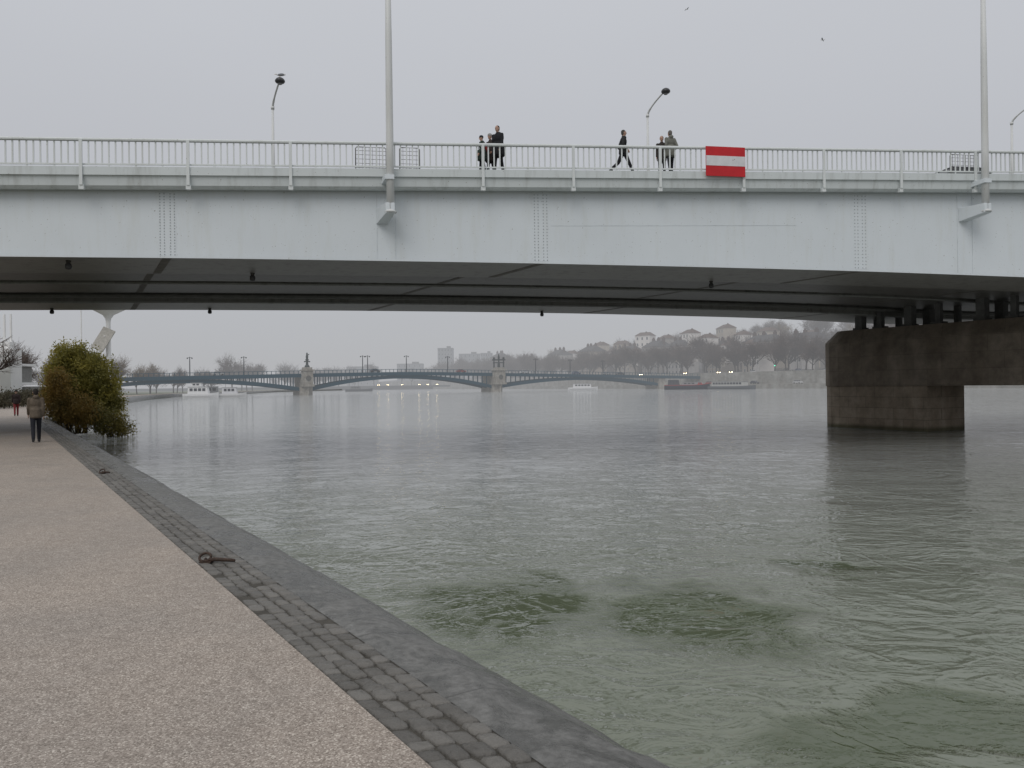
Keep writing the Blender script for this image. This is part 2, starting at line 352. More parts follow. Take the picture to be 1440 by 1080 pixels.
# ------------------------------------------------------------------ main bridge
ex,ey=.9848,.1736
def BP(s,t,z): return Vector((ex*s-ey*t, 28.95+ey*s+ex*t, z))
def hr(s):
    return 11.9+.0276*s if s<40 else 11.9+.0276*(40+18*(1-math.exp(-(s-40)/18)))
def wz(s): return hr(s)-.98
ZT=[(-60,4.0),(-35,4.38),(-22,4.50),(-10,4.58),(0,4.58),(7,4.54),(14.7,4.46),(21.7,4.32),(25,4.25),(29,4.13),(34,3.87),(38,3.78),(43,3.9),(52,4.3),(70,4.6),(90,4.4),(130,3.8)]
def zb(sr):
    return HC+(interp(ZT,sr-1.5)+interp(ZT,sr)+interp(ZT,sr+1.5))/3
SK=.344
def S_at(x,y,t):
    u=(x-RO*(y-540)-720)/F
    return (u*(28.95+ex*t)+ey*t)/(ex-u*ey)
def girder_mat(name,base,stain=.5,specks=True):
    m=bpy.data.materials.new(name); m.use_nodes=True; nt=m.node_tree; N=nt.nodes; L=nt.links; b=N['Principled BSDF']
    tc=N.new('ShaderNodeTexCoord'); mp=N.new('ShaderNodeMapping'); mp.inputs['Scale'].default_value=(1.6,1.6,.22); L.new(tc.outputs['Object'],mp.inputs[0])
    def nz(v,s,d,r=.6):
        n=N.new('ShaderNodeTexNoise'); n.inputs['Scale'].default_value=s; n.inputs['Detail'].default_value=d; n.inputs['Roughness'].default_value=r; L.new(v,n.inputs['Vector']); return n.outputs[0]
    def ramp(v,p0,c0,p1,c1):
        r=N.new('ShaderNodeValToRGB'); r.color_ramp.elements[0].position=p0; r.color_ramp.elements[1].position=p1; r.color_ramp.elements[0].color=(*c0,1); r.color_ramp.elements[1].color=(*c1,1); L.new(v,r.inputs[0]); return r.outputs[0]
    g=1-stain*.35
    A=ramp(nz(tc.outputs['Object'],.3,5),.3,tuple(c*.94 for c in base),.7,base)
    B=ramp(nz(mp.outputs[0],1.6,6,.7),.28,(g,g*.99,g*.96),.5,(1,1,1))
    c=mulc(N,L,A,B)
    if specks: c=mulc(N,L,c,ramp(nz(tc.outputs['Object'],16,3,.5),.25,(.42,.38,.33),.31,(1,1,1)))
    L.new(c,b.inputs['Base Color']); b.inputs['Roughness'].default_value=.5
    bp=N.new('ShaderNodeBump'); bp.inputs['Strength'].default_value=.12; bp.inputs['Distance'].default_value=.02; L.new(nz(tc.outputs['Object'],1.2,3),bp.inputs['Height']); L.new(bp.outputs[0],b.inputs['Normal'])
    return m
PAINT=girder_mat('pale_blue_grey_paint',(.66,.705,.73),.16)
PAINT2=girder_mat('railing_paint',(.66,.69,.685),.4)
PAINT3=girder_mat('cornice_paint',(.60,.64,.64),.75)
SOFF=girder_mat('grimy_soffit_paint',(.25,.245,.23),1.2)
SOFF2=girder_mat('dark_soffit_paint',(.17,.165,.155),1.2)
SOFL=girder_mat('soffit_edge_lit_tone',(.36,.365,.355),1.0)  # lighter tone paints the flange edges as if lit
DARK=mat('dark_soffit',(.06,.058,.052),rough=.9)
br=thing('river_bridge','pale blue grey steel girder road bridge crossing overhead','bridge',BP(25,10,0))
SS=[-48+i for i in range(150)]
mb=MB(); mb.sweep(SS,lambda s:[(.3,wz(s)-.55),(19.7,wz(s)-.55),(19.7,wz(s)-.02),(17.2,wz(s)-.02),(17.2,wz(s)-.16),(2.8,wz(s)-.16),(2.8,wz(s)-.02),(.3,wz(s)-.02)],BP); mb.build('deck',mat('deck_concrete',(.14,.14,.13),rough=.9),br)
for t0,t1,nm in ((.12,2.85,'walkway'),(17.15,19.88,'walkway')):
    mb=MB(); mb.sweep(SS,lambda s:[(t0,wz(s)-.016),(t1,wz(s)-.016),(t1,wz(s)),(t0,wz(s))],BP); mb.build(nm,mat('walkway_asphalt',(.16,.16,.16),rough=.9),br)
for sg in (0,1):
    f=(lambda t:t) if sg==0 else (lambda t:20-t)
    mb=MB(); mb.sweep(SS,lambda s:[(f(-.10),wz(s)-.27),(f(.12),wz(s)-.27),(f(.12),wz(s)+.012),(f(-.10),wz(s)+.012)],BP)
    mb.build('fascia',PAINT3,br)
    mb=MB(); mb.sweep(SS,lambda s:[(f(.02),wz(s)-.60),(f(.12),wz(s)-.68),(f(.30),wz(s)-.68),(f(.30),wz(s)-.271),(f(-.03),wz(s)-.271)],BP)
    mb.build('cornice',PAINT3,br)
boxes=[(.5,4.3),(5.9,9.4),(10.8,14.1),(15.7,19.5)]; DZ=[0,.38,.38,0]
for i,(t0,t1) in enumerate(boxes):
    dz=DZ[i]
    mb=MB(); mb.sweep(SS,lambda s:[(t0,zb(s+SK*t0)+.04+dz),(t1,zb(s+SK*t1)+.04+dz),(t1,wz(s)-.56),(t0,wz(s)-.56)],BP)
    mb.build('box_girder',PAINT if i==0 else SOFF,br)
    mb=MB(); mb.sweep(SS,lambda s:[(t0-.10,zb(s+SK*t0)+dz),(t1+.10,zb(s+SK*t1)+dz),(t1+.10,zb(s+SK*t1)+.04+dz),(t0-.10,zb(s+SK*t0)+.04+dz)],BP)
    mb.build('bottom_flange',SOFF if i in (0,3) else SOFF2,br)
    if i:
        tt=t0-.115
        mb=MB(); mb.sweep(SS,lambda s:[(tt,zb(s+SK*tt)-.01+dz),(tt+.012,zb(s+SK*tt)-.01+dz),(tt+.012,zb(s+SK*tt)+.07+dz),(tt,zb(s+SK*tt)+.07+dz)],BP); mb.build('flange_edge',SOFL,br)
mb=MB(); mb.sweep(SS,lambda s:[(.36,zb(s+SK*.4)-.012),(.40,zb(s+SK*.4)-.012),(.40,zb(s+SK*.4)+.055),(.36,zb(s+SK*.4)+.055)],BP); mb.build('flange_edge',PAINT,br)
for (a0,a1),(b0,b1) in zip(boxes,boxes[1:]):
    for k in range(-12,20):
        mb=MB()
        s=-1+k*3.4
        z0=zb(s)+.55; z1=wz(s)-.56
        p=[BP(s-SK*a1,a1,z0),BP(s-SK*a1+.25,a1,z0),BP(s-SK*b0+.25,b0,z0),BP(s-SK*b0,b0,z0)]
        mb.hexa(p+[Vector((q.x,q.y,z1)) for q in p])
        mb.build('crossbeam',SOFF,br)
for t in (5.1,14.9):
    mb=MB(); mb.tube([BP(s,t,zb(s+SK*t)+.30) for s in SS[::3]],.12,8); mb.build('service_pipe',mat('pipe_metal',(.16,.16,.15),rough=.6),br,True)
def dome(mb,c,r,nrm,ax):
    up=Vector((0,0,1)); vs=[]; 
    for k in range(6):
        q=2*PI*k/6; vs.append(c+(ax*math.cos(q)+up*math.sin(q))*r)
    for k in range(6):
        q=2*PI*k/6; vs.append(c+(ax*math.cos(q)+up*math.sin(q))*r*.6+nrm*r*.7)
    mb.add(vs,[(6,7,8,9,10,11)]+[(k,(k+1)%6,6+(k+1)%6,6+k) for k in range(6)])
AX=Vector((ex,ey,0)); NR=Vector((ey,-ex,0))
RIV=mat('rivet_paint',(.36,.39,.40),rough=.6)
for k in range(-2,7):
    s0=1.27+13.35*k
    mb=MB(); z0=zb(s0)+.08; z1=wz(s0)-.72
    mb.hexa([BP(s0-.30,.496,z0),BP(s0+.30,.496,z0),BP(s0+.30,.4995,z0),BP(s0-.30,.4995,z0),BP(s0-.30,.496,z1),BP(s0+.30,.496,z1),BP(s0+.30,.4995,z1),BP(s0-.30,.4995,z1)])
    sp_=mb.build('splice_plate',PAINT,br)
    if -2<k<3:
        mb=MB(); n=22
        for i in range(n):
            z=z0+(z1-z0)*(i+.5)/n
            for dx in (-.24,-.10,.10,.24): dome(mb,BP(s0+dx,.495,z),.024,NR,AX)
        o=mb.build('rivets',RIV,sp_); o['kind']='stuff'; 
    mb=MB()
    for (t0,t1),dz in zip(boxes,DZ):
        a=[BP(s0-SK*t0,t0,zb(s0)-.010+dz),BP(s0+.30-SK*t0,t0,zb(s0)-.010+dz),BP(s0+.30-SK*t1,t1,zb(s0)-.010+dz),BP(s0-SK*t1,t1,zb(s0)-.010+dz)]
        mb.hexa(a+[q+Vector((0,0,.0085)) for q in a])
    mb.build('soffit_splice',mat('splice_dark',(.16,.15,.135),rough=.8),br)
SEAM=mat('seam_paint',(.57,.61,.63))
a=S_at(775,317,.5);b=S_at(1120,320,.5)
mb=MB(); mb.hexa([BP(a,.492,wz(a)-1.95),BP(b,.492,wz(b)-1.98),BP(b,.499,wz(b)-1.98),BP(a,.499,wz(a)-1.95),BP(a,.492,wz(a)-1.94),BP(b,.492,wz(b)-1.97),BP(b,.499,wz(b)-1.97),BP(a,.499,wz(a)-1.94)]); mb.build('weld_seam',SEAM,br)
for xx in (530,556,1346,1367):
    mb=MB(); s0=S_at(xx,330,.5); z0=zb(s0)+.08; z1=wz(s0)-.72
    mb.hexa([BP(s0,.488,z0),BP(s0+.015,.488,z0),BP(s0+.015,.499,z0),BP(s0,.499,z0),BP(s0,.488,z1),BP(s0+.015,.488,z1),BP(s0+.015,.499,z1),BP(s0,.499,z1)])
    mb.build('weld_seam',SEAM,br)
# pier
pA=Vector((20.4,51.3,0)); g=Vector((.48,-.877,0)); g.normalize(); q_=Vector((-g.y,g.x,0)); pc=pA+q_*1.8
def PP(v,k): p=pc+q_*v+g*k; return (p.x,p.y)
def stone_mat(name,c1,c2,sc=1,rowh=.55,haze=False,wet=False,mort=.66):
    m=bpy.data.materials.new(name); m.use_nodes=True; nt=m.node_tree; N=nt.nodes; L=nt.links; b=N['Principled BSDF']; out=N['Material Output']
    tc=N.new('ShaderNodeTexCoord')
    n=N.new('ShaderNodeTexNoise'); n.inputs['Scale'].default_value=1.1*sc; n.inputs['Detail'].default_value=9; n.inputs['Roughness'].default_value=.72; L.new(tc.outputs['Object'],n.inputs['Vector'])
    r=N.new('ShaderNodeValToRGB'); r.color_ramp.elements[0].position=.32; r.color_ramp.elements[1].position=.66; r.color_ramp.elements[0].color=(*c1,1); r.color_ramp.elements[1].color=(*c2,1); L.new(n.outputs[0],r.inputs[0])
    sp=N.new('ShaderNodeSeparateXYZ'); L.new(tc.outputs['Object'],sp.inputs[0])
    ad=N.new('ShaderNodeMath'); ad.operation='SUBTRACT'; L.new(sp.outputs['X'],ad.inputs[0]); L.new(sp.outputs['Y'],ad.inputs[1])
    cb=N.new('ShaderNodeCombineXYZ'); L.new(ad.outputs[0],cb.inputs[0]); L.new(sp.outputs['Z'],cb.inputs[1])
    bk=N.new('ShaderNodeTexBrick'); bk.inputs['Scale'].default_value=1; bk.inputs['Brick Width'].default_value=rowh*2.6; bk.inputs['Row Height'].default_value=rowh; bk.inputs['Mortar Size'].default_value=.018
    bk.inputs['Color1'].default_value=(1,1,1,1); bk.inputs['Color2'].default_value=(.82,.80,.78,1); bk.inputs['Mortar'].default_value=(mort,mort*.98,mort*.95,1); L.new(cb.outputs[0],bk.inputs['Vector'])
    c=mulc(N,L,r.outputs[0],bk.outputs['Color'])
    mp=N.new('ShaderNodeMapping'); mp.inputs['Scale'].default_value=(1.3,1.3,.35); L.new(tc.outputs['Object'],mp.inputs[0])
    n4=N.new('ShaderNodeTexNoise'); n4.inputs['Scale'].default_value=.8*sc; n4.inputs['Detail'].default_value=6; L.new(mp.outputs[0],n4.inputs['Vector'])
    r4=N.new('ShaderNodeValToRGB'); r4.color_ramp.elements[0].position=.36; r4.color_ramp.elements[1].position=.62; r4.color_ramp.elements[0].color=(.76,.74,.71,1); r4.color_ramp.elements[1].color=(1,1,1,1); L.new(n4.outputs[0],r4.inputs[0]); c=mulc(N,L,c,r4.outputs[0])
    if wet:
        g5=N.new('ShaderNodeNewGeometry'); s5=N.new('ShaderNodeSeparateXYZ'); L.new(g5.outputs['Position'],s5.inputs[0])
        r5=N.new('ShaderNodeValToRGB'); r5.color_ramp.elements[0].position=.12; r5.color_ramp.elements[1].position=.32; r5.color_ramp.elements[0].color=(.35,.38,.28,1); r5.color_ramp.elements[1].color=(1,1,1,1); L.new(s5.outputs['Z'],r5.inputs[0]); c=mulc(N,L,c,r5.outputs[0])
    L.new(c,b.inputs['Base Color']); b.inputs['Roughness'].default_value=.85
    bp=N.new('ShaderNodeBump'); bp.inputs['Strength'].default_value=.6; bp.inputs['Distance'].default_value=.04; L.new(n.outputs[0],bp.inputs['Height']); L.new(bp.outputs[0],b.inputs['Normal'])
    if haze: L.new(add_haze(nt,b.outputs[0]),out.inputs[0])
    return m
PIER=stone_mat('stained_pier_stone',(.22,.18,.135),(.41,.345,.27),rowh=.66,wet=True,mort=.6)
PCAP=stone_mat('pier_cap_stone',(.155,.13,.102),(.30,.255,.205),rowh=.9,mort=.7)
def nose(k0,w_,r_,k1):
    pts=[PP(w_,k1)]
    for i in range(9):
        a=PI*i/8; pts.append(PP(math.cos(a)*w_,k0+r_-math.sin(a)*r_))
    pts.append(PP(-w_,k1)); return pts
for k0,k1 in ((-.7,7.2),(13.6,20.2)):
    mb=MB(); mb.prism(nose(k0,1.8,1.9,k1),-2,2.655); mb.build('pier_shaft',PIER,br,bevel=.04)
k1=20.2; CTZ=6.2
o1=nose(-.76,1.86,1.95,k1); o2=nose(.1,1.5,1.6,k1); n=len(o1)
mb=MB()
mb.add([(x,y,2.65) for x,y in o1]+[(x,y,5.45) for x,y in o1]+[(x,y,CTZ) for x,y in o2],[tuple(range(n-1,-1,-1)),tuple(range(2*n,3*n))]+[(j*n+i,j*n+(i+1)%n,(j+1)*n+(i+1)%n,(j+1)*n+i) for j in range(2) for i in range(n)])
mb.build('pier_cap',PCAP,br)
for i,k in enumerate((2.2,3.6,5.6,7.4,9.9,11.6,14.2,16.6)):
    x,y=PP(-.55,k); t=-ey*x+ex*(y-28.95); s=ex*x+ey*(y-28.95); zt=zb(s+SK*t)
    for v in (-.9,.9):
        mb=MB(); a_=.15 if i%2 else .24
        mb.prism([PP(v-a_,k-a_),PP(v+a_,k-a_),PP(v+a_,k+a_),PP(v-a_,k+a_)],CTZ-.01,zt+.45); mb.prism([PP(v-.33,k-.33),PP(v+.33,k-.33),PP(v+.33,k+.33),PP(v-.33,k+.33)],CTZ-.1,CTZ+.14)
        mb.build('bearing',mat('bearing_steel',(.13,.13,.125),rough=.7),br)
p=[BP(-52,-1,0),BP(-46,-1,0),BP(-46-SK*21,21,0),BP(-52-SK*21,21,0)]
mb=MB(); mb.prism([(a.x,a.y) for a in p],-.5,wz(-48)-.7); tag(mb.build('bridge_abutment',PCAP),'stone bridge abutment at the left bank end','abutment')
# railing
rl=thing('bridge_railing','pale painted metal railing of thin balusters along bridge edge','railing',BP(0,0,wz(0)))
sp0=-1.0; ks=list(range(-13,22))
mb=MB(); mb.sweep([sp0+3.412*k for k in ks],lambda s:[(-.10,hr(s)-.085),(.04,hr(s)-.085),(.05,hr(s)-.04),(.03,hr(s)),(-.09,hr(s)),(-.11,hr(s)-.04)],BP); mb.build('handrail',PAINT2,rl)
mb=MB(); mb.sweep([sp0+3.412*k for k in ks],lambda s:[(-.055,wz(s)+.08),(.0,wz(s)+.08),(.0,wz(s)+.13),(-.055,wz(s)+.13)],BP); mb.build('bottom_rail',PAINT2,rl)
def bbox(mb,s,ds,t0,t1,z0,z1):
    mb.hexa([BP(s-ds,t0,z0),BP(s+ds,t0,z0),BP(s+ds,t1,z0),BP(s-ds,t1,z0),BP(s-ds,t0,z1),BP(s+ds,t0,z1),BP(s+ds,t1,z1),BP(s-ds,t1,z1)])
NBAL=16
for k in ks:
    s=sp0+3.412*k; mb=MB(); bbox(mb,s,.05,-.16,-.104,wz(s)-.62,hr(s)-.06); bbox(mb,s,.08,-.13,.0,wz(s)-.76,wz(s)-.62)
    mb.build('post',PAINT2,rl)
    if k<ks[-1]:
        mb=MB()
        for i in range(1,NBAL):
            q=s+3.412*i/NBAL; bbox(mb,q,.023,-.045,-.01,wz(q)+.12,hr(q)-.084)
            if i%4==0: bbox(mb,q,.023,-.045,-.01,wz(q)+.0125,wz(q)+.082)
        mb.build('baluster_panel',PAINT2,rl)
for x,y,t,lb in ((96,362,1.2,'dark round fixture hanging under the front girder, leftmost'),(355,382,4.0,'dark round fixture hanging under the soffit left of centre'),(1000,390,4.2,'dark round fixture hanging under the soffit at right'),(73,438,18.5,'small fixture hanging from the far soffit edge at far left'),(295,434,18.5,'small fixture hanging from the far soffit edge beside the tall bush'),(762,436,18.5,'small fixture hanging from the far soffit edge near the middle')):
    s=S_at(x,y,t); z=zb(s+SK*t)-.002; p=BP(s,t,z)
    r=thing('navigation_fixture',lb,'lamp',p)
    m=MB(); m.lathe([(.07,-.08),(.09,0)],n=10); m.build('mount',DARK,r,True,world=False)
    m=MB(); m.lathe([(.02,-.32),(.09,-.30),(.115,-.22),(.10,-.13),(.06,-.08)],n=12); m.build('housing',mat('fixture_black',(.05,.05,.05),rough=.5),r,True,world=False)
# ------------------------------------------------------------------ street lamps
POLE=girder_mat('lamp_pole_paint',(.64,.65,.64),.4)
HEADM=mat('lamp_head_dark',(.045,.045,.048),rough=.4)
GLS=mat('lamp_glass',(.22,.22,.22),rough=.2)
def lamp(label,base,r0,r1,H_,arm):
    r=thing('street_lamp',label,'street lamp',base,0,'street lamps of the bridge')
    m=MB(); m.tube([(0,0,0),(0,0,H_*.25),(0,0,H_*.6),(0,0,H_)],[r0,r0*.92,r0*.6+r1*.4,r1],12); m.lathe([(r0*1.5,0),(r0*1.5,.06),(r0*1.02,.1),(r0,.12)],n=12); m.build('pole',POLE,r,True,world=False)
    ax=Vector(arm); pts=[]
    for i in range(9):
        q=i/8; pts.append((ax.x*q**1.4, ax.y*q**1.4, H_-.02+ax.z*(q**.85)))
    m=MB(); m.tube(pts,[r1*.95]*3+[r1*.75]*6,8); m.lathe([(r1*1.5,H_-.12),(r1*1.5,H_+.05)],n=10); m.build('arm',POLE,r,True,world=False)
    m=MB(); e_=Vector(pts[-1]); hd=Vector((ax.x,ax.y,0)).normalized(); c=e_+hd*.14
    m.lathe([(.14,-.16),(.22,-.12),(.27,-.05),(.26,.02),(.20,.10),(.11,.155),(.03,.17)],(c.x,c.y,c.z),16); hdo=m.build('lamp_head',HEADM,r,True,world=False)
    m=MB(); m.lathe([(.03,-.23),(.10,-.21),(.135,-.1605)],(c.x,c.y,c.z),16); m.build('lamp_glass',GLS,hdo,True,world=False)
    return r,Vector(base)+c
lp=[]
for x,y,t,lb in ((384,200,17.0,'street lamp with a gull on its head, standing left of centre on the bridge'),(911,190,17.0,'street lamp with curved arm behind the three walkers at right'),(1423,190,17.0,'street lamp with curved arm cut off at right picture edge')):
    s=S_at(x,y,t); lp.append(lamp(lb,BP(s,t,wz(s)),.10,.065,8.1,(.77,-1.30,.95)))
for x,lb in ((549,'tall tapered lamp pole bracketed to the girder left of the picture middle'),(1386,'tall tapered lamp pole bracketed to the girder near right picture edge')):
    s=S_at(x,280,-.42); b=BP(s,-.42,9.15+.0276*(s+4.4))
    r,c=lamp(lb,b,.145,.075,10.3,(-.77,1.3,.95))
    m=MB()
    zz=b.z
    def L3(ds,t,z): v=BP(s+ds,t,z)-b; return v
    m.hexa([L3(-.50,.497,zz-.22),L3(-.08,.497,zz-.22),L3(.15,-.56,zz-.04),L3(-.17,-.56,zz-.04),L3(-.50,.497,zz+.34),L3(-.08,.497,zz+.34),L3(.15,-.56,zz+.34),L3(-.17,-.56,zz+.34)])
    m.build('bracket',PAINT,r,world=False,bevel=.015)
    m=MB(); zt=wz(s)-.2
    m.hexa([L3(-.30,.02,zt-.33),L3(.02,.02,zt-.33),L3(.14,-.6,zt-.28),L3(-.18,-.6,zt-.28),L3(-.30,.02,zt-.12),L3(.02,.02,zt-.12),L3(.14,-.6,zt-.12),L3(-.18,-.6,zt-.12)])
    m.build('collar',PAINT,r,world=False)
# ------------------------------------------------------------------ sign
s=S_at(1020,230,-.2); RED=mat('sign_red',(.50,.012,.018),rough=.5,var=.12,scale=2); WHT=mat('sign_white',(.62,.62,.63),rough=.5,var=.1)
r=thing('navigation_sign','red white red striped rectangular sign fixed outside railing','sign',BP(s,-.22,wz(s)-.22),math.atan2(ey,ex))
m=MB(); m.box((0,0,.58),(1.62,.03,1.14)); m.build('board',RED,r,world=False,bevel=.006)
m=MB(); m.box((0,-.019,.60),(1.60,.006,.38)); st=m.build('white_stripe',WHT,r,world=False)
for dx,dz,w_,h_ in ((.30,.64,.05,.02),(.36,.67,.03,.03)):
    m=MB(); m.box((dx,-.0235,dz),(w_,.002,h_)); m.build('scratch_mark',mat('scratch_dark',(.22,.17,.17)),st,world=False)
for x in (-.6,.6):
    m=MB(); m.box((x,.045,.58),(.05,.06,1.0)); m.build('mounting_strut',mat('zinc',(.3,.3,.3),metal=.6,rough=.5),r,world=False)
ZN=mat('galvanised_steel',(.17,.17,.16),rough=.5,metal=.3)
def barrier(x0,x1,label):
    t=1.0; s0=S_at(x0,222,t); s1=S_at(x1,222,t); Wd=s1-s0; b=BP((s0+s1)/2,t,wz((s0+s1)/2))
    r=thing('crowd_barrier',label,'barrier',b,math.atan2(ey,ex))
    m=MB(); h=Wd/2; m.tube([(-h,0,.12),(-h,0,1.05),(-h+.05,0,1.1),(h-.05,0,1.1),(h,0,1.05),(h,0,.12)],.02,8); m.tube([(-h,0,.18),(h,0,.18)],.016,6); m.build('frame',ZN,r,True,world=False)
    m=MB(); n=int(Wd/.12)
    for i in range(1,n): m.box((-h+Wd*i/n,0,.64),(.013,.013,.9))
    for z in (.34,.5,.66,.82,.97): m.box((0,.013,z),(Wd-.02,.013,.013))
    m.build('mesh_infill',ZN,r,world=False)
    for sx in (-h*.7,h*.7):
        m=MB(); m.box((sx,0,.02),(.06,.6,.035)); m.box((sx,0,.1),(.04,.05,.16)); m.build('foot',ZN,r,world=False)
barrier(500,543,'grey mesh barrier behind the railing, just left of the lamp pole')
barrier(562,590,'grey mesh barrier behind the railing, just right of the lamp pole')
barrier(1336,1376,'grey mesh barrier behind the railing beside the dark parked car')
# ------------------------------------------------------------------ people
SKIN=mat('skin',(.45,.28,.21),rough=.55,var=.08)
def cloth(c): return mat('cloth_%d_%d_%d'%tuple(int(q*1000) for q in c),c,rough=.9,var=.25,scale=12,bump=.4)
def person(label,loc,rz,Hh,stride,coat,trou,hair=(.03,.025,.02),hem=.82,pocket=False,hood=False,bag=None,hat=None,group=None,shoe=(.02,.02,.02),lean=0.0,slim=1.0):
    r=thing('person',label,'person',loc,rz,group); k=Hh/1.75; V=Vector
    def ya(a): return V((0,math.sin(a),-math.cos(a)))
    hipz=.92; legs=[]
    for sd in (-1,1):
        a=sd*stride*.48; b=a-.04 if a>0 else a-.42*abs(stride)
        hip=V((sd*.085,0,hipz)); kn=hip+ya(a)*.43; an=kn+ya(b)*.41; legs.append((hip,kn,an,b if a<0 else 0))
    dz=.08-min(l[2].z for l in legs); up=V((0,0,dz)); T=lambda p:(p+up)*k
    body=MB(); tr=MB(); ct=MB()
    for hip,kn,an,b in legs:
        body.cap(T(hip),.075*k,T(kn),.05*k); body.cap(T(kn),.05*k,T(an),.035*k)
        tr.cap(T(hip),.095*k,T(kn),.066*k); tr.cap(T(kn),.066*k,T(an+V((0,0,.03))),.054*k)
        toe=an+V((0,.15,-.045 if b==0 else -.075)); body.cap(T(an),.035*k,T(toe),.025*k)
        sh=MB(); sh.cap(T(an+V((0,-.045,-.035))),.043*k,T(toe+V((0,0,.012))),.036*k); sh.cap(T(an),.046*k,T(an+V((0,.06,-.03))),.045*k); so_=sh.build('shoe',cloth(shoe),r,world=False); remesh(so_,.012)
    ln=V((0,lean,0)); q=slim
    tr.ell(T(V((0,0,.95))),(.155*k,.12*k,.12*k))
    body.ell(T(V((0,0,1.0))),(.14*k,.1*k,.16*k)); body.ell(T(V((0,0,1.28))+ln*.6),(.165*k,.105*k,.22*k)); body.cap(T(V((0,0,1.4))+ln),.06*k,T(V((0,.01,1.54))+ln),.052*k)
    hc=V((0,.025,1.645))+ln*1.2; body.ell(T(hc),(.075*k,.092*k,.11*k)); body.ell(T(hc+V((0,.02,-.06))),(.055*k,.065*k,.06*k)); body.ell(T(hc+V((0,.096,-.012))),(.013*k,.022*k,.024*k))
    body.ell(T(hc+V((0,.078,-.055))),(.028*k,.014*k,.010*k))
    for sd in (-1,1): body.ell(T(hc+V((sd*.077,-.005,-.005))),(.012*k,.02*k,.03*k))
    ct.ell(T(V((0,0,1.30))+ln*.6),(.19*k*q,.13*k,.20*k)); ct.ell(T(V((0,0,1.08))+ln*.3),(.17*k*q,.13*k,.22*k)); ct.cap(T(V((-.13,0,1.40))+ln),.066*k,T(V((.13,0,1.40))+ln),.066*k); ct.cap(T(V((0,0,1.41))+ln),.08*k,T(V((0,0,1.49))+ln),.068*k)
    ct.lathe([(.15*k*q,0),(.18*k*q,.04*k),(.165*k*q,(1.1-hem)*k)],T(V((0,0,hem))),14)
    if hood: ct.ell(T(V((0,-.085,1.49))+ln),(.10*k,.06*k,.07*k))
    for sd in (-1,1):
        a=-sd*stride*.45; shd=V((sd*.175,0,1.41))+ln
        if pocket: el=shd+V((sd*.07,-.10,-.27)); wr=el+V((-sd*.05,.17,-.16))
        else: el=shd+V((sd*.03,math.sin(a)*.29,-math.cos(a)*.29)); wr=el+V((0,math.sin(a+.4)*.25,-math.cos(a+.4)*.25))
        body.cap(T(shd),.048*k,T(el),.038*k); body.cap(T(el),.038*k,T(wr),.026*k)
        ct.cap(T(shd),.070*k,T(el),.055*k); ct.cap(T(el),.055*k,T(wr+(el-wr).normalized()*.02),.043*k)
        dr=(wr-el).normalized(); pm=wr+dr*.05; fw=V((0,1,0)); fw=(fw-dr*fw.dot(dr)).normalized()
        body.ell(T(pm),(.02*k,.04*k,.05*k))
        for j,(o_,l_) in enumerate(((.030,.072),(.011,.082),(-.008,.076),(-.027,.06))):
            b0=pm+dr*.035+fw*o_; b1=b0+dr*l_*.55; b2=b1+dr*l_*.4+V((-sd*.022,0,0)); body.cap(T(b0),.0105*k,T(b1),.0095*k,6); body.cap(T(b1),.0095*k,T(b2),.0085*k,6)
        th=pm+fw*.038-dr*.01; body.cap(T(th-fw*.015),.013*k,T(th+fw*.018+dr*.04),.010*k,6)
    o=body.build('body',SKIN,r,world=False); remesh(o,.012,2)
    o=tr.build('trousers',cloth(trou),r,world=False); remesh(o,.018)
    o=ct.build('coat',cloth(coat),r,world=False); remesh(o,.018)
    m=MB()
    for sd in (-1,1): m.ell(T(hc+V((sd*.03,.083,.018))),(.011*k,.008*k,.007*k),n=8,m=5)
    m.build('eyes',cloth((.02,.02,.02)),r,world=False)
    m=MB()
    if hat: m.ell(T(hc+V((0,-.005,.045))),(.090*k,.104*k,.085*k)); m.ell(T(hc+V((0,0,.015))),(.094*k,.108*k,.03*k)); o=m.build('hat',cloth(hat),r,world=False)
    else: m.ell(T(hc+V((0,-.022,.03))),(.084*k,.091*k,.09*k)); m.ell(T(hc+V((0,-.045,-.02))),(.076*k,.06*k,.08*k)); o=m.build('hair',cloth(hair),r,world=False)
    remesh(o,.012)
    if bag=='backpack':
        bgp=thing('backpack','small red and dark backpack worn by the shortest walker','backpack',loc,rz)
        m=MB(); m.ell(T(V((0,-.20,1.2))),(.14*k,.09*k,.20*k)); m.ell(T(V((0,-.27,1.12))),(.10*k,.05*k,.10*k)); o=m.build('bag_body',cloth((.22,.03,.03)),bgp,world=False); remesh(o,.02)
        m=MB()
        for sd in (-1,1): m.tube([T(V((sd*.10,-.16,1.36))),T(V((sd*.12,-.04,1.49))),T(V((sd*.12,.12,1.42))),T(V((sd*.13,.13,1.2))),T(V((sd*.15,-.1,1.05)))],.014,6)
        o=m.build('strap',cloth((.03,.03,.03)),bgp,True,world=False)
    return r
def on_bridge(x,t=.45): s=S_at(x,238,t); return BP(s,t,wz(s)+.001)
aright=R(-80); aleft=R(100)
person('person in dark green quilted coat with grey hat, shortest of the three walkers at left',on_bridge(678,.55),aleft,1.46,.25,(.03,.045,.035),(.02,.02,.022),hat=(.03,.03,.035),bag='backpack',hem=.62,slim=1.25)
person('person in brown coat and pale hat between two dark walkers on the bridge',on_bridge(690,.95),R(130),1.66,.25,(.03,.022,.02),(.025,.025,.03),hat=(.30,.29,.28),pocket=True,hem=.60,slim=1.25)
person('tall person in black hooded jacket, rightmost of the three walkers left of the middle',on_bridge(701,.5),R(150),1.82,.35,(.012,.012,.015),(.015,.015,.018),hood=True,hem=.64,lean=.03,slim=1.35)
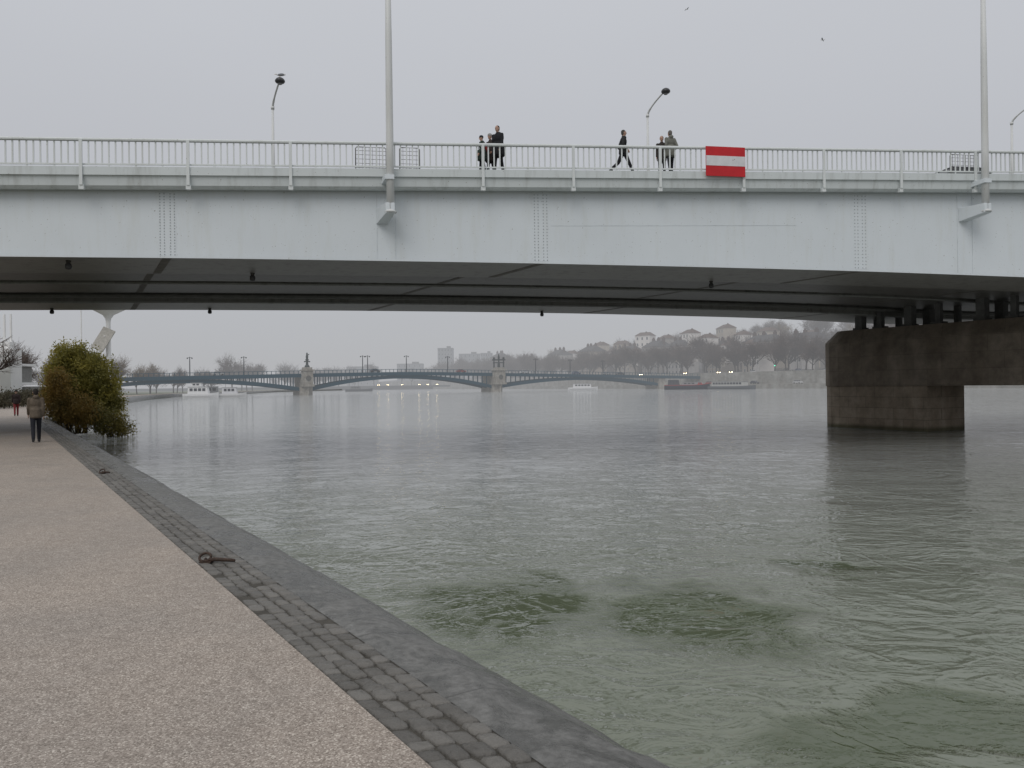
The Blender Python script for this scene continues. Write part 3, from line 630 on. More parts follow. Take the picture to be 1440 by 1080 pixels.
person('person in black jacket striding alone with legs wide apart on the bridge',on_bridge(877,.45),aright,1.80,.9,(.018,.018,.02),(.015,.015,.018),hair=(.06,.055,.05),pocket=True)
person('person in dark coat and brown hair, left one of the close pair',on_bridge(931,.9),R(160),1.66,.2,(.03,.025,.022),(.018,.018,.02),hair=(.10,.05,.03),hem=.70,slim=1.1)
person('person in grey green jacket and grey hair, right one of the close pair',on_bridge(943,.5),R(20),1.76,.2,(.15,.15,.13),(.02,.02,.025),hair=(.13,.12,.11),hood=True,hem=.70,pocket=True,slim=1.2)
wk=W(51,622,26.4)
person('person in olive brown jacket and dark trousers walking away along the quay',(wk.x,wk.y,QZ+.001),R(33),1.82,.45,(.11,.088,.065),(.012,.013,.018),hem=.80,hair=(.02,.017,.015),hood=True,slim=1.05)
wk=W(23,585,54.2)
person('person in dark jacket and red trousers walking far along the quay',(wk.x,wk.y,QZ+.001),R(33),1.80,.4,(.03,.02,.02),(.20,.03,.035),hat=(.015,.015,.015))
# ------------------------------------------------------------------ gulls
GW=mat('gull_white',(.62,.62,.62),rough=.7,var=.1); GG=mat('gull_grey',(.20,.21,.23),rough=.7)
def gull(label,loc,rz,fly=True,sc=1):
    r=thing('gull',label,'bird',loc,rz,'gulls'); 
    m=MB(); z=0 if fly else .12
    m.tube([(0,-.20,z),(0,-.14,z),(0,-.02,z),(0,.10,z+.02),(0,.15,z+.04),(0,.20,z+.06),(0,.235,z+.06)],[.012,.035,.065,.05,.035,.035,.012],10); m.tube([(0,-.28,z),(0,-.16,z)],[.045,.03],6)
    o=m.build('body',GW,r,world=False); remesh(o,.012)
    for sd in (-1,1):
        m=MB()
        if fly:
            m.hexa([(sd*.03,-.06,.0),(sd*.03,.08,.0),(sd*.30,.10,.10),(sd*.30,-.03,.10),(sd*.03,-.06,.02),(sd*.03,.08,.02),(sd*.30,.10,.115),(sd*.30,-.03,.115)])
            m.hexa([(sd*.30,-.03,.10),(sd*.30,.10,.10),(sd*.62,-.02,.04),(sd*.60,-.06,.04),(sd*.30,-.03,.115),(sd*.30,.10,.115),(sd*.62,-.02,.05),(sd*.60,-.06,.05)])
        else: m.ell((sd*.05,-.07,z+.01),(.022,.17,.05))
        m.build('wing',GG,r,world=False)
    m=MB(); m.tube([(0,.225,z+.058),(0,.285,z+.05)],[.012,.004],6); m.build('beak',mat('beak_yellow',(.5,.3,.05)),r,world=False)
    if not fly:
        for sd in (-1,1):
            m=MB(); m.tube([(sd*.025,0,0),(sd*.025,0,.08)],.007,5); m.build('leg',mat('beak_yellow',(.5,.3,.05)),r,world=False)
    r.scale=(sc,sc,sc)
gull('gull perched on top of the left street lamp head',lp[0][1]+Vector((0,0,.17)),R(80),False,1.1)
gull('gull gliding high in the grey sky, right and lower one',W(1157,56,95),R(60))
gull('gull gliding high in the grey sky, left and upper one',W(966,13,120),R(-70))
# ------------------------------------------------------------------ cars
TY=H('tyre_black',(.02,.02,.02)); GLASS=H('car_glass',(.03,.035,.04),rough=.15); LITE=H('lit_headlight',(1,.80,.45),emit=22)
LOFF=H('headlight_off',(.4,.4,.4),rough=.2)
def car(label,loc,rz,col,lit=False,group=None,tall=1,hs=1):
    r=thing('parked_car' if not lit else 'moving_car',label,'car',loc,rz,group)
    cm=H('car_paint_%d_%d'%(int(col[0]*100),int(col[2]*100)),col,rough=.3,var=.05)
    m=MB()
    pr=[(-2.1,.35),(-2.05,.8),(-1.4,.92),(.9,.92),(2.0,.75),(2.12,.5),(2.1,.3)]
    m.sweep([-.85,-.8,.8,.85],lambda x:[(y*(1 if abs(x)<.82 else .97),z*(1 if abs(x)<.82 else .97)+.01) for y,z in pr],lambda x,y,z:(x,y,z)); m.build('body',cm,r,world=False)
    m=MB(); T_=1.45*tall
    m.hexa([(-.76,-1.7,.90),(.76,-1.7,.90),(.76,1.05,.90),(-.76,1.05,.90),(-.60,-1.2,T_-.05),(.60,-1.2,T_-.05),(.60,.35,T_-.05),(-.60,.35,T_-.05)]); cb=m.build('window_band',GLASS,r,world=False)
    m=MB(); m.hexa([(-.62,-1.25,T_-.055),(.62,-1.25,T_-.055),(.62,.38,T_-.055),(-.62,.38,T_-.055),(-.55,-1.1,T_),(.55,-1.1,T_),(.55,.25,T_),(-.55,.25,T_)])
    for sx in (-1,1):
        for y0,y1 in ((-1.72,-1.22),(-.42,-.40),(1.07,.37)): m.tube([(sx*.775,y0,.9),(sx*.615,y1,T_-.04)],.03,5)
    m.build('roof',cm,r,world=False)
    for sx in (-1,1):
        for y in (-1.3,1.3):
            m=MB(); m.tube([(sx*.68,y,.32),(sx*.88,y,.32)],.32,14); m.build('wheel',TY,r,world=False)
        m=MB(); m.ell((sx*.58,2.04,.62),(.26,.08,.18) if lit else (.17,.08,.09)); m.build('headlight',LITE if lit else LOFF,r,world=False)
    return r
s=S_at(1358,240,4.0)
car('dark car roof just showing above the bridge edge near right',BP(s,4.0,wz(s)-.155),R(-80),(.05,.05,.055))
# ------------------------------------------------------------------ far bridge
P1=Vector((-76.5,290,0)); P2=Vector((-6.6,330,0)); hd=(P2-P1); SPN=hd.length; hd.normalize(); hn=Vector((-hd.y,hd.x,0))
def FP(m,t,z): p=P1+hd*m+hn*t; return Vector((p.x,p.y,z))
def fz(m): return 8.75-.017*math.sqrt((m-SPN/2)**2+150)
BL=H('blue_green_steel',(.010,.055,.085),rough=.7,spec=.1); ST=stone_mat('pale_pylon_stone',(.26,.25,.22),(.44,.42,.38),haze=True,rowh=.8); STD=H('bronze_dark',(.03,.04,.04))
WD=9.0
fb=thing('arch_bridge','distant blue green steel arch bridge with stone pylons across river','bridge',FP(SPN/2,4,0))
S3=SPN*2.12
MS=[-SPN+(SPN+S3)*i/76 for i in range(77)]+[S3+14,S3+26]
mb=MB(); mb.sweep(MS,lambda m:[(-.6,fz(m)-.5),(WD+.6,fz(m)-.5),(WD+.6,fz(m)),(-.6,fz(m))],FP); mb.build('deck',H('far_deck',(.05,.08,.09)),fb)
mb=MB(); mb.sweep(MS,lambda m:[(-.7,fz(m)-1.35),(-.3,fz(m)-1.35),(-.3,fz(m)-.05),(-.7,fz(m)-.05)],FP); mb.build('edge_beam',BL,fb)
mb=MB(); mb.sweep(MS,lambda m:[(-.65,fz(m)+.98),(-.5,fz(m)+.98),(-.5,fz(m)+1.15),(-.65,fz(m)+1.15)],FP)
for i in range(170):
    m_=-SPN+(SPN+S3+24)*i/170
    mb.box(FP(m_,-.58,fz(m_)+.5),(.2,.12,1.05))
mb.build('railing',BL,fb)
for a_,b_ in ((-SPN,0),(0,SPN),(SPN,S3)):
    mid=(a_+b_)/2; hw=(b_-a_)/2-2.4; top=fz(mid)-1.0
    def za(m_): return 1.7+(top-1.5-1.7)*(1-((m_-mid)/hw)**2)
    xs=[mid-hw+2*hw*i/30 for i in range(31)]
    for t in (.2,WD/2,WD-.2):
        mb=MB(); mb.sweep(xs,lambda m_:[(t-.3,za(m_)),(t+.3,za(m_)),(t+.3,za(m_)+1.3),(t-.3,za(m_)+1.3)],FP); mb.build('arch_rib',BL,fb)
        for i in range(1,36):
            m_=mid-hw+2*hw*i/36; z0=za(m_)+1.1; z1=fz(m_)-.5
            if z1-z0>.15 and t<5:
                mb=MB(); mb.tube([FP(m_,t,z0),FP(m_,t,z1)],.2,5); mb.build('spandrel_post',BL,fb)
for j,m0 in enumerate((0,SPN,-SPN,S3)):
    mb=MB(); pts=[FP(m0+a,b,0) for a,b in ((-2.3,-1),(0,-4.0),(2.3,-1),(2.3,WD+.5),(0,WD+2.5),(-2.3,WD+.5))]; mb.prism([(p.x,p.y) for p in pts],-2,3.2)
    pts=[FP(m0+a,b,0) for a,b in ((-1.9,-.4),(1.9,-.4),(1.9,WD-.2),(-1.9,WD-.2))]; mb.prism([(p.x,p.y) for p in pts],3.2,fz(m0)-.6); pr=mb.build('pier',ST,fb)
    if j<2:
        t=-2.3; mb=MB(); e1=1.0 if j==0 else 1.25
        for a,z0,z1 in ((2.1,3.2,4.0),(1.75,4.0,9.0),(2.2,9.0,9.5),(1.5,9.5,10.3)):
            pts=[FP(m0+x*a*e1,t+y*a,0) for x,y in ((-1,-1),(1,-1),(1,1),(-1,1))]; mb.prism([(p.x,p.y) for p in pts],z0,z1)
        py=mb.build('pylon',ST,fb)
        p=FP(m0,t,10.3)
        mb=MB(); mb.tube([FP(m0,t-1.72,6.3),FP(m0,t-1.95,6.3)],1.0,14); mb.build('medallion',H('medallion_dark',(.10,.10,.09)),py)
        mb=MB()
        if j==0:
            mb.lathe([(1.0,0),(.9,.5),(.5,1.0),(.42,2.6),(.75,2.9),(.38,3.1),(.50,3.9),(.34,4.5),(.30,4.8),(.33,5.1),(.06,5.5)],p,10)
            mb.tube([p+Vector((-1.1,0,2.0)),p+Vector((0,0,2.5)),p+Vector((1.1,0,2.0))],.22,6)
            mb.tube([p+Vector((0,0,4.2)),p+Vector((.8,0,4.9))],.15,5)
        else:
            for dx in (-2,2): mb.lathe([(.4,0),(.3,.4),(.25,3.4),(.45,3.7),(.45,4.1),(.1,4.4)],p+Vector((dx,0,0)),8)
            mb.tube([p+Vector((-2.8,0,3.2)),p+Vector((2.8,0,3.2))],.28,6); mb.tube([p+Vector((-2.4,0,2.0)),p+Vector((2.4,0,2.0))],.2,6); mb.lathe([(.6,0),(.5,1.5),(.3,2.6),(.45,4.2),(.15,5.6)],p,8)
        mb.build('statue',STD,py)
LPm=H('far_lamp_metal',(.03,.035,.04))
r0=thing('bridge_lamp_post','thin dark lamp post rising from the distant arch bridge','lamp post',FP(-40,-.1,fz(-40)),0,'lamp posts of the distant arch bridge')
m=MB(); m.tube([(0,0,0),(0,0,5),(0,0,6.6)],[.2,.16,.12],6); m.build('post',LPm,r0,world=False)
m=MB(); m.tube([(-.8,0,6.3),(.8,0,6.3)],.08,5); m.ell((-.8,0,6.1),.25,n=7,m=5); m.ell((.8,0,6.1),.25,n=7,m=5); m.build('lamp_head',LPm,r0,world=False)
for m_ in (-22,22,24,40,58,100,118,136): dup(r0,FP(m_,-.1,fz(m_)),R(30))
cl=[(.3,.3,.3),(.04,.04,.05),(.25,.05,.04),(.5,.5,.5),(.06,.08,.14)]
ords=['first','second','third','fourth','fifth','sixth','seventh','eighth','ninth','tenth','eleventh','twelfth','thirteenth','fourteenth','fifteenth','sixteenth','seventeenth','eighteenth','nineteenth','twentieth','twenty-first','twenty-second','twenty-third','twenty-fourth','twenty-fifth','twenty-sixth']
for i,m_ in enumerate((-30,28,66,96,124,140,149)):
    car('small car crossing the distant arch bridge, %s from the left'%ords[i],FP(m_,2.5 if i%2 else 4,fz(m_)+.003),math.atan2(hd.y,hd.x)-PI/2,cl[i%5])
# ------------------------------------------------------------------ right bank
R0=Vector((81,382,0))
def RP(k,v,z): p=R0+g*k+q_*v; return Vector((p.x,p.y,z))
def hf(k): return interp([(-450,.3),(-200,.7),(0,1.1),(150,1.6),(400,1.7)],k)
KS=[-700,-450]+[-400+20*i for i in range(41)]
rnd=random.Random(3)
QW=stone_mat('quay_wall_stone',(.22,.22,.20),(.38,.375,.35),haze=True,rowh=.7,sc=.3)
mb=MB(); mb.sweep(KS,lambda k:[(0,-3),(0,2),(13,2.01),(13,-3)],RP); struct(mb.build('lower_quay',QW))
mb=MB(); mb.sweep(KS,lambda k:[(12.5,1.5),(12.5,7.6),(13.1,7.6),(13.1,1.5)],RP); tag(mb.build('quay_wall',QW),'long pale stone quay wall below the street on right bank','wall')
mb=MB(); mb.sweep(KS,lambda k:[(13,1.5),(13,7),(900,7),(900,1.5)],RP); struct(mb.build('right_bank_street',H('street_asphalt',(.07,.07,.07))))
VV=[42,60,85,115,150,190,240,320,500,900]; HV=[7.02,9,14,21,28,33,37,39,41,41]
vs=[];fs=[]
for k in KS:
    for v,h in zip(VV,HV): vs.append(RP(k,v,7.02+(h-7)*hf(k)+(rnd.uniform(-1.2,1.2) if v>80 else 0)))
n=len(VV)
for i in range(len(KS)-1):
    for j in range(n-1): fs.append((i*n+j,i*n+j+1,(i+1)*n+j+1,(i+1)*n+j))
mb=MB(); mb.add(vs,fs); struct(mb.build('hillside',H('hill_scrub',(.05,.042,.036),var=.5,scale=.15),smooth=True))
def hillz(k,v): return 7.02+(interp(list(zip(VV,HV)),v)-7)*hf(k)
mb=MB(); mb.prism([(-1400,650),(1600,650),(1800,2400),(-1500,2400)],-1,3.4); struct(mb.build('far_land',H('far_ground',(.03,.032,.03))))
# ------------------------------------------------------------------ trees
BARK=H('bark_grey_brown',(.055,.046,.038),var=.3); TWIG=H('twig_brown',(.075,.052,.040),var=.35); TWIG2=H('twig_ochre',(.12,.08,.035),var=.3)
wr=random.Random(21); mb=MB()
for i in range(420):
    k=wr.uniform(-330,165); v=wr.uniform(52,215); c=RP(k,v,hillz(k,v)); h=wr.uniform(5,11); w_=wr.uniform(2.5,4.5)
    for j in range(46):
        a=wr.uniform(0,2*PI); rr=w_*math.sqrt(wr.random()); b=c+Vector((math.cos(a)*rr*.4,math.sin(a)*rr*.4,wr.uniform(0,h*.4))); e_=c+Vector((math.cos(a)*rr,math.sin(a)*rr,h*wr.uniform(.55,1)))
        s_=Vector((.13,.02,0)); mb.add([b-s_,b+s_,e_],[(0,1,2)]); s_=Vector((.02,.13,0)); mb.add([b-s_,b+s_,e_],[(0,1,2)])
tag(mb.build('hillside_thicket',TWIG),'misty brown thicket of bare scrub covering the hillside','thicket',kind='stuff')
def tree_proto(seed,twm,wide=1.0,dens=1.0):
    rr=random.Random(seed); tr=MB(); tw=MB()
    r=thing('bare_tree','tree','tree',(0,0,-200))
    def rv(): return Vector((rr.uniform(-1,1),rr.uniform(-1,1),rr.uniform(-1,1)))
    def br_(p,d,l,rad,lv):
        d=d.normalized(); p2=p+d*l*.5+rv()*l*.06; p3=p+d*l+rv()*l*.08
        if lv<=2: tr.tube([p,p2,p3],[rad,rad*.8,rad*.6],5 if lv else 7)
        else: tw.tube([p,p3],[rad*1.25,rad*.55],3)
        if lv==4: return
        nn=(7,6,6,6)[lv]; nn=int(nn*dens+.5) if lv>1 else nn
        for i in range(nn):
            q=rr.uniform(.3,1.0) if lv else rr.uniform(.5,1.0); s_=p+(p3-p)*q
            nd=d+rv()*(.95 if lv else .8)*wide; nd.z+= .25 if lv<3 else .05
            br_(s_,nd,l*rr.uniform(.55,.78) if lv else rr.uniform(4.6,6.6),rad*(.5 if lv<2 else .6),lv+1)
    br_(Vector((0,0,0)),Vector((rr.uniform(-.06,.06),rr.uniform(-.06,.06),1)),5.2,.34,0)
    tr.build('trunk',BARK,r,world=False); tw.build('crown',twm,r,world=False)
    return r
protos=[tree_proto(11,TWIG,1.0,1.05),tree_proto(12,TWIG,1.15,1.1),tree_proto(13,TWIG,.95,1.1),tree_proto(14,TWIG2,1.05,1.05)]
def put(p,sc,label,group,pi=None):
    o=protos[pi if pi is not None else rnd.randrange(3)]
    return dup(o,p,rnd.uniform(0,6.28),(sc*rnd.uniform(.9,1.2),sc*rnd.uniform(.9,1.2),sc*rnd.uniform(.85,1.1)),label,group)
for i in range(44):
    k=-330+i*11
    put(RP(k+rnd.uniform(-3,3),17+rnd.uniform(-1,2),7),rnd.uniform(.85,1.15),'bare plane tree in the front row on the right bank street','front row of bare trees on the right bank')
    put(RP(k+4+rnd.uniform(-3,3),31+rnd.uniform(-2,3),7),rnd.uniform(1.05,1.4),'bare plane tree in the back row on the right bank street','back row of bare trees on the right bank')
for i in range(128):
    k=rnd.uniform(-330,160); v=rnd.choice((66,85,105,130,160,195))+rnd.uniform(-8,8); put(RP(k,v,hillz(k,v)-.3),rnd.uniform(.8,1.4),'bare brown tree on the misty hillside behind the right bank','bare trees on the hillside',rnd.choice((0,1,2,2,3)))
for i in range(34):
    a=130+i*9+rnd.uniform(-4,4); put(Q(a,rnd.uniform(-24,-9),QZ-.1),rnd.uniform(.55,.85),'bare tree on the left bank beyond the tall bush','bare trees on the left bank',rnd.choice((0,1,2,3)))
for i in range(12):
    put(Q(430+i*26,rnd.uniform(-25,-4),QZ),rnd.uniform(1.0,1.3),'faint bare tree on the left bank beyond the arch bridge','faint trees beyond the arch bridge')
for i in range(30):
    put(Vector((-215+i*14+rnd.uniform(-5,5),660+rnd.uniform(0,60),3.3)),rnd.uniform(.7,1.4),'faint bare tree where the river disappears into mist','misty trees closing the river')
for i in range(6):
    p=Q(rnd.uniform(245,270),rnd.uniform(-85,-42),QZ-.1); put(p,rnd.uniform(.9,1.2),'brown tree behind the white pool buildings at left','brown trees behind the pool buildings',3)
for p_ in protos:
    for ch in list(p_.children): bpy.data.objects.remove(ch)
    bpy.data.objects.remove(p_)
# ------------------------------------------------------------------ buildings
PANE=H('window_pane',(.05,.055,.065),rough=.2); FRM=H('window_frame',(.45,.45,.43))
wm=MB(); wm.box((0,-.03,0),(1.0,.05,1.7)); WPm=wm.build('tmp_pane',PANE); fm=MB()
for a,b,c,d_ in ((-.56,0,.12,1.94),(.56,0,.12,1.94),(0,.91,1.0,.12),(0,-.91,1.0,.12)): fm.box((a,-.04,b),(c,.08,d_))
WFm=fm.build('tmp_frame',FRM); pane_me=WPm.data; frame_me=WFm.data; bpy.data.objects.remove(WPm); bpy.data.objects.remove(WFm)
pane_me.name='pane'; frame_me.name='window'
def house(label,base,rz,w_,d_,h_,wc,rc,rows,cols,group=None,chim=2,flat=False,cat='building',ws=1.0):
    r=thing('apartment_building' if h_>9 else 'house',label,cat,base,rz,group)
    wmt=H('wall_%d_%d_%d'%tuple(int(q*100) for q in wc),wc,var=.12,scale=.4); rmt=H('roof_%d_%d'%(int(rc[0]*100),int(rc[2]*100)),rc,var=.25,scale=1)
    m=MB(); m.box((0,d_/2,h_/2-1.5),(w_,d_,h_+3)); m.box((0,d_/2,h_*.98),(w_+.4,d_+.4,.3)); m.build('wall',wmt,r,world=False)
    m=MB()
    if flat:
        m.box((0,d_/2,h_+.25),(w_+.2,d_+.2,.45)); m.box((w_*.2,d_/2,h_+1.4),(w_*.25,d_*.5,2))
    else:
        rh=min(w_,d_)*.32; i_=min(w_,d_)*.38
        m.hexa([(-w_/2-.4,-.4,h_+.15),(w_/2+.4,-.4,h_+.15),(w_/2+.4,d_+.4,h_+.15),(-w_/2-.4,d_+.4,h_+.15),(-w_/2+i_*.6,d_/2-.1,h_+rh),(w_/2-i_*.6,d_/2-.1,h_+rh),(w_/2-i_*.6,d_/2+.1,h_+rh),(-w_/2+i_*.6,d_/2+.1,h_+rh)])
    ro=m.build('roof',rmt,r,world=False)
    for i in range(chim):
        m=MB(); cx=-w_/2+w_*(i+.5+rnd.uniform(-.25,.25))/chim; q=1 if h_>9 else .5; m.box((cx,d_*.5,h_+2.6*q),(1.9*q,.9,5.6*q)); m.box((cx-.4*q,d_*.5,h_+5.75*q),(.4*q,.4,.7*q)); m.box((cx+.4*q,d_*.5,h_+5.75*q),(.4*q,.4,.7*q)); m.build('chimney',H('chimney_brick',(.09,.06,.05)),ro,world=False)
    for a in range(rows):
        for b in range(cols):
            o=bpy.data.objects.new('window',frame_me); C.objects.link(o); o.parent=r; o.location=(-w_/2+w_*(b+.5)/cols,0,h_*(a+.55)/rows); o.scale=(ws,1,ws)
            q=bpy.data.objects.new('pane',pane_me); C.objects.link(q); q.parent=o
    return r
rzr=-math.atan2(q_.x,q_.y)
wcs=[((.32,.28,.23),'cream'),((.24,.22,.20),'grey'),((.37,.35,.33),'white'),((.28,.23,.18),'ochre')]
for i,k in enumerate((-285,-240,-190,-150,-112,-80,-58,-28,4,30)):
    w_=rnd.uniform(13,21); c,nm=wcs[i%4]; h_=rnd.uniform(14,19)
    house('%s apartment block behind the riverside trees, %s counted from the far end'%(nm,ords[i]),RP(k,47+rnd.uniform(-2,5),7),rzr,w_,13,h_,c,(.06,.055,.055),5,5,chim=3)
hs=[(962,462,455,10,7,2),(988,468,430,8,6,2),(1012,455,470,11,8,0),(1036,464,440,8,6,2),(930,470,490,10,7,1),(903,466,520,11,8,2),(1072,459,450,10,8,0),(1100,474,410,9,7,2),(1132,463,430,9,7,3),(872,478,540,10,7,3),(838,480,560,11,8,0),(800,492,575,9,7,2),(1052,476,405,8,6,2),(945,482,455,8,6,0),(1084,484,385,8,6,0),(885,488,500,8,6,2),(975,478,425,7,6,2),(1000,484,410,7,6,0),(1023,478,415,8,6,2),(1118,484,370,8,6,2),(915,482,480,8,6,2),(1142,482,375,7,6,0),(855,490,530,8,6,2),(1062,490,370,7,5,2)]
for i,(x,y,Z,w_,h_,ci) in enumerate(hs):
    p=W(x,y,Z); p.z-=h_+3
    house('%s house on the misty hillside, %s from the left'%(wcs[ci][1],ords[sorted([q[0] for q in hs]).index(x)]),p,rzr+rnd.uniform(-.5,.7),w_,8,h_,tuple(c*(1.75 if ci==2 else 1.2) for c in wcs[ci][0]),(.10,.065,.05),2,3,chim=1,cat='house')
for x,yt,Z,w_,lb in ((626,490,780,15,'tall misty apartment tower, tallest beyond the arch bridge'),(660,498,820,22,'misty slab block just right of the tallest tower'),(684,497,800,12,'misty narrow block behind the right pylon statue'),(576,512,800,26,'low misty block left of the tallest tower'),(508,516,790,30,'low misty block behind the left half of the arch bridge')):
    p=W(x,yt,Z); hh=p.z-3.3; house(lb,(p.x,p.y,3.3),0,w_,14,hh,(.20,.21,.22),(.14,.14,.14),max(3,int(hh/4)),5,chim=0,flat=True,ws=1.2)
tl=H('signal_green',(.10,.75,.45),emit=2.2)
p=RP(48,14.2,7); r=thing('traffic_signal','green traffic signal glowing on the right bank street','traffic signal',p)
m=MB(); m.tube([(0,0,0),(0,0,3)],.07,6); m.build('post',LPm,r,world=False)
m=MB(); m.box((0,0,3.3),(.4,.3,1.0)); hh_=m.build('signal_head',LPm,r,world=False)
m=MB(); m.ell((0,-.2,3.05),(.24,.12,.24)); m.build('green_light',tl,hh_,world=False)
for i,(k,v,lit) in enumerate(((12,14.6,1),(20,14.6,1),(-12,14.6,1),(34,15.5,0),(60,15.5,0),(75,15.5,0),(-30,16,0),(90,15.5,0),(-48,14.6,1))):
    car(('car with lit headlights on the right bank street, %s of its line' if lit else 'unlit car on the right bank street, %s of its line')%ords[i],RP(k,v,7.01),math.atan2(g.y,g.x)-PI/2-.5,cl[i%5],bool(lit))
for i,(k,v) in enumerate(((8,6),(15,6.5),(26,6),(44,6),(68,6))):
    car('car parked down on the lower quay, %s from the arch bridge'%ords[i],RP(k,v,2.02),math.atan2(g.y,g.x)-PI/2,cl[(i*2)%5])
for i,x in enumerate((533,546,566,590,602,615)):
    p=W(x,545,653); car('far car with glowing headlights beneath the middle arch, %s from the left'%ords[i],(p.x,p.y,3.42),PI,(.3,.3,.3),True)
r0=thing('quay_lamp_post','slim lamp post on the right bank street','lamp post',RP(-100,15,7),0,'lamp posts on the right bank street')
m=MB(); m.tube([(0,0,0),(0,0,8)],[.14,.09],6); m.build('post',LPm,r0,world=False)
m=MB(); m.tube([(0,0,7.9),(.5,0,8.4),(1.6,0,8.6)],.07,5); m.ell((1.8,0,8.55),(.4,.15,.1)); m.build('lamp_head',LPm,r0,world=False)
for k in range(-70,140,26): dup(r0,RP(k,15,7),R(30))
# ------------------------------------------------------------------ boats
def boat(label,loc,rz,Ln,B,fb_,hullc,cabs,stripe=None,cat='boat'):
    r=thing('river_boat',label,cat,loc,rz)
    m=MB()
    hb=lambda q: B/2*(1 if q<.7 else math.cos((q-.7)/.3*PI/2*.96)) * (1 if q>.06 else .85)
    sh=lambda q: fb_*(1+.35*max(0,q-.6)**2*6)
    ss=[i/16 for i in range(17)]
    m.sweep(ss,lambda q:[(-hb(q)*.7,-.4),(hb(q)*.7,-.4),(hb(q),sh(q)*.5),(hb(q),sh(q)),(-hb(q),sh(q)),(-hb(q),sh(q)*.5)],lambda q,y,z:(-Ln/2+q*Ln,y,z)); hu=m.build('hull',H('hull_%d_%d'%(int(hullc[0]*100),int(hullc[2]*100)),hullc,rough=.4,var=.1),r,world=False)
    if stripe:
        m=MB(); m.sweep(ss,lambda q:[(-hb(q)-.03,sh(q)-.2),(hb(q)+.03,sh(q)-.2),(hb(q)+.03,sh(q)+.02),(-hb(q)-.03,sh(q)+.02)],lambda q,y,z:(-Ln/2+q*Ln,y,z)); m.build('stripe',H('stripe_%d'%int(stripe[0]*100),stripe),hu,world=False)
    for (x0,x1,z0,z1,cc) in cabs:
        m=MB(); hw=B*.36; m.hexa([(x0,-hw,z0),(x1,-hw,z0),(x1,hw,z0),(x0,hw,z0),(x0+.15,-hw*.92,z1),(x1-.4,-hw*.92,z1),(x1-.4,hw*.92,z1),(x0+.15,hw*.92,z1)]); cb=m.build('cabin',H('cabin_%d_%d'%(int(cc[0]*100),int(cc[2]*100)),cc,var=.08),r,world=False)
        n=max(2,int((x1-x0)/1.6))
        for sd in (-1,1):
            for i in range(n):
                m=MB(); xx=x0+.5+(x1-x0-1.2)*(i+.5)/n; m.box((xx,sd*hw*.985,z0+(z1-z0)*.6),((x1-x0-1.2)/n*.7,.14,(z1-z0)*.4)); m.build('window',PANE,cb,world=False)
        m=MB(); m.box(((x0+x1)/2-.1,0,z1+.06),(x1-x0,hw*2+.2,.1)); m.build('roof',H('boat_roof',(.35,.35,.35)),r,world=False)
    m=MB(); m.tube([(cabs[0][0]+1,0,cabs[0][3]),(cabs[0][0]+1,0,cabs[0][3]+2.2)],.05,5); m.build('mast',LPm,r,world=False)
    return r
Wt=(.70,.70,.70)
def fl(x,y,Z): v=W(x,y,Z); v.z=0; return v
boat('white cabin boat with dark windows moored at left before arch bridge',fl(283,557,258),R(8),11,3.6,1.3,Wt,[(-4,2.5,1.3,3.5,Wt),(-3,.5,3.6,4.8,Wt)])
boat('smaller white motor boat, just right of the moored cabin boat',fl(327,557,262),R(10),9,3.2,1.2,(.6,.6,.6),[(-3.2,1.6,1.2,3.2,(.6,.6,.62))])
boat('white low boat seen through the right arch of the distant bridge',fl(820,546,395),R(5),15,4,1.2,Wt,[(-5,4,1.2,3.0,Wt)])
boat('dark barge with small red wheelhouse moored at the right bank',fl(966,547,335),R(-12),19,4.6,2.0,(.012,.016,.03),[(-8,-3,2.0,4.2,(.05,.05,.06)),(-2,4,2.0,3.0,(.25,.25,.26)),(4.5,6.5,2.0,3.0,(.35,.03,.03))],stripe=(.30,.03,.03),cat='barge')
boat('long pale houseboat moored at the right bank behind the dark barge',fl(1030,545,322),R(-58),24,4.6,1.3,(.10,.11,.12),[(-10,7,1.3,3.2,(.42,.42,.40))])
boat('grey launch moored behind the two white boats at left',fl(300,556,285),R(12),10,3.3,1.1,(.3,.32,.34),[(-4,2,1.1,3.6,(.55,.55,.55))])
boat('dark low workboat far under the middle arch of the distant bridge',fl(505,549,470),R(6),16,4,1.4,(.03,.035,.04),[(-5,1,1.4,3.2,(.12,.12,.12))])
# ------------------------------------------------------------------ pool complex, left
CW=mat('white_concrete',(.78,.78,.77),var=.05,scale=.5); CG=H('grey_concrete',(.22,.22,.21))
p=W(24,540,125); p.z=QZ; r=thing('pool_building','white pool building with stacked slabs and a twin mast tower','building',p)
def bx(m,x0,x1,z0,z1,y0=-2,y1=4): m.box(((x0+x1)/2,(y0+y1)/2,(z0+z1)/2),(x1-x0,y1-y0,z1-z0))
m=MB(); bx(m,-1.3,1.3,0,8.2,-3.6,-.8); bx(m,-.8,.8,8.2,9.4,-3,-1.4); m.build('tower',CW,r,world=False)
for x in (-.6,.4):
    m=MB(); m.tube([(x,-2,8.2),(x,-2,13.8)],[.2,.15],8); m.build('mast',CW,r,world=False)
m=MB(); bx(m,-16,-1.5,2.7,3.1,-3,8); m.build('roof_slab',CW,r,world=False)
m=MB(); bx(m,-16,-1.8,5.8,6.2,-3,8); m.build('roof_slab',CW,r,world=False)
m=MB(); bx(m,-15,3,-.5,2.4,-.5,7.5); bx(m,-15,-2.2,3.1,5.8,-1.5,7.5); wl=m.build('wall',CG,r,world=False)
for i in range(7): m=MB(); m.box((-13.5+i*1.6,-1.53,4.4),(1.2,.08,1.5)); m.build('window',PANE,wl,world=False)
m=MB()
for i in range(20): m.box((-15.5+i*.7,-2.95,3.5),(.05,.05,.8))
m.box((-8.8,-2.95,3.9),(13.6,.06,.06)); m.build('railing',CG,r,world=False)
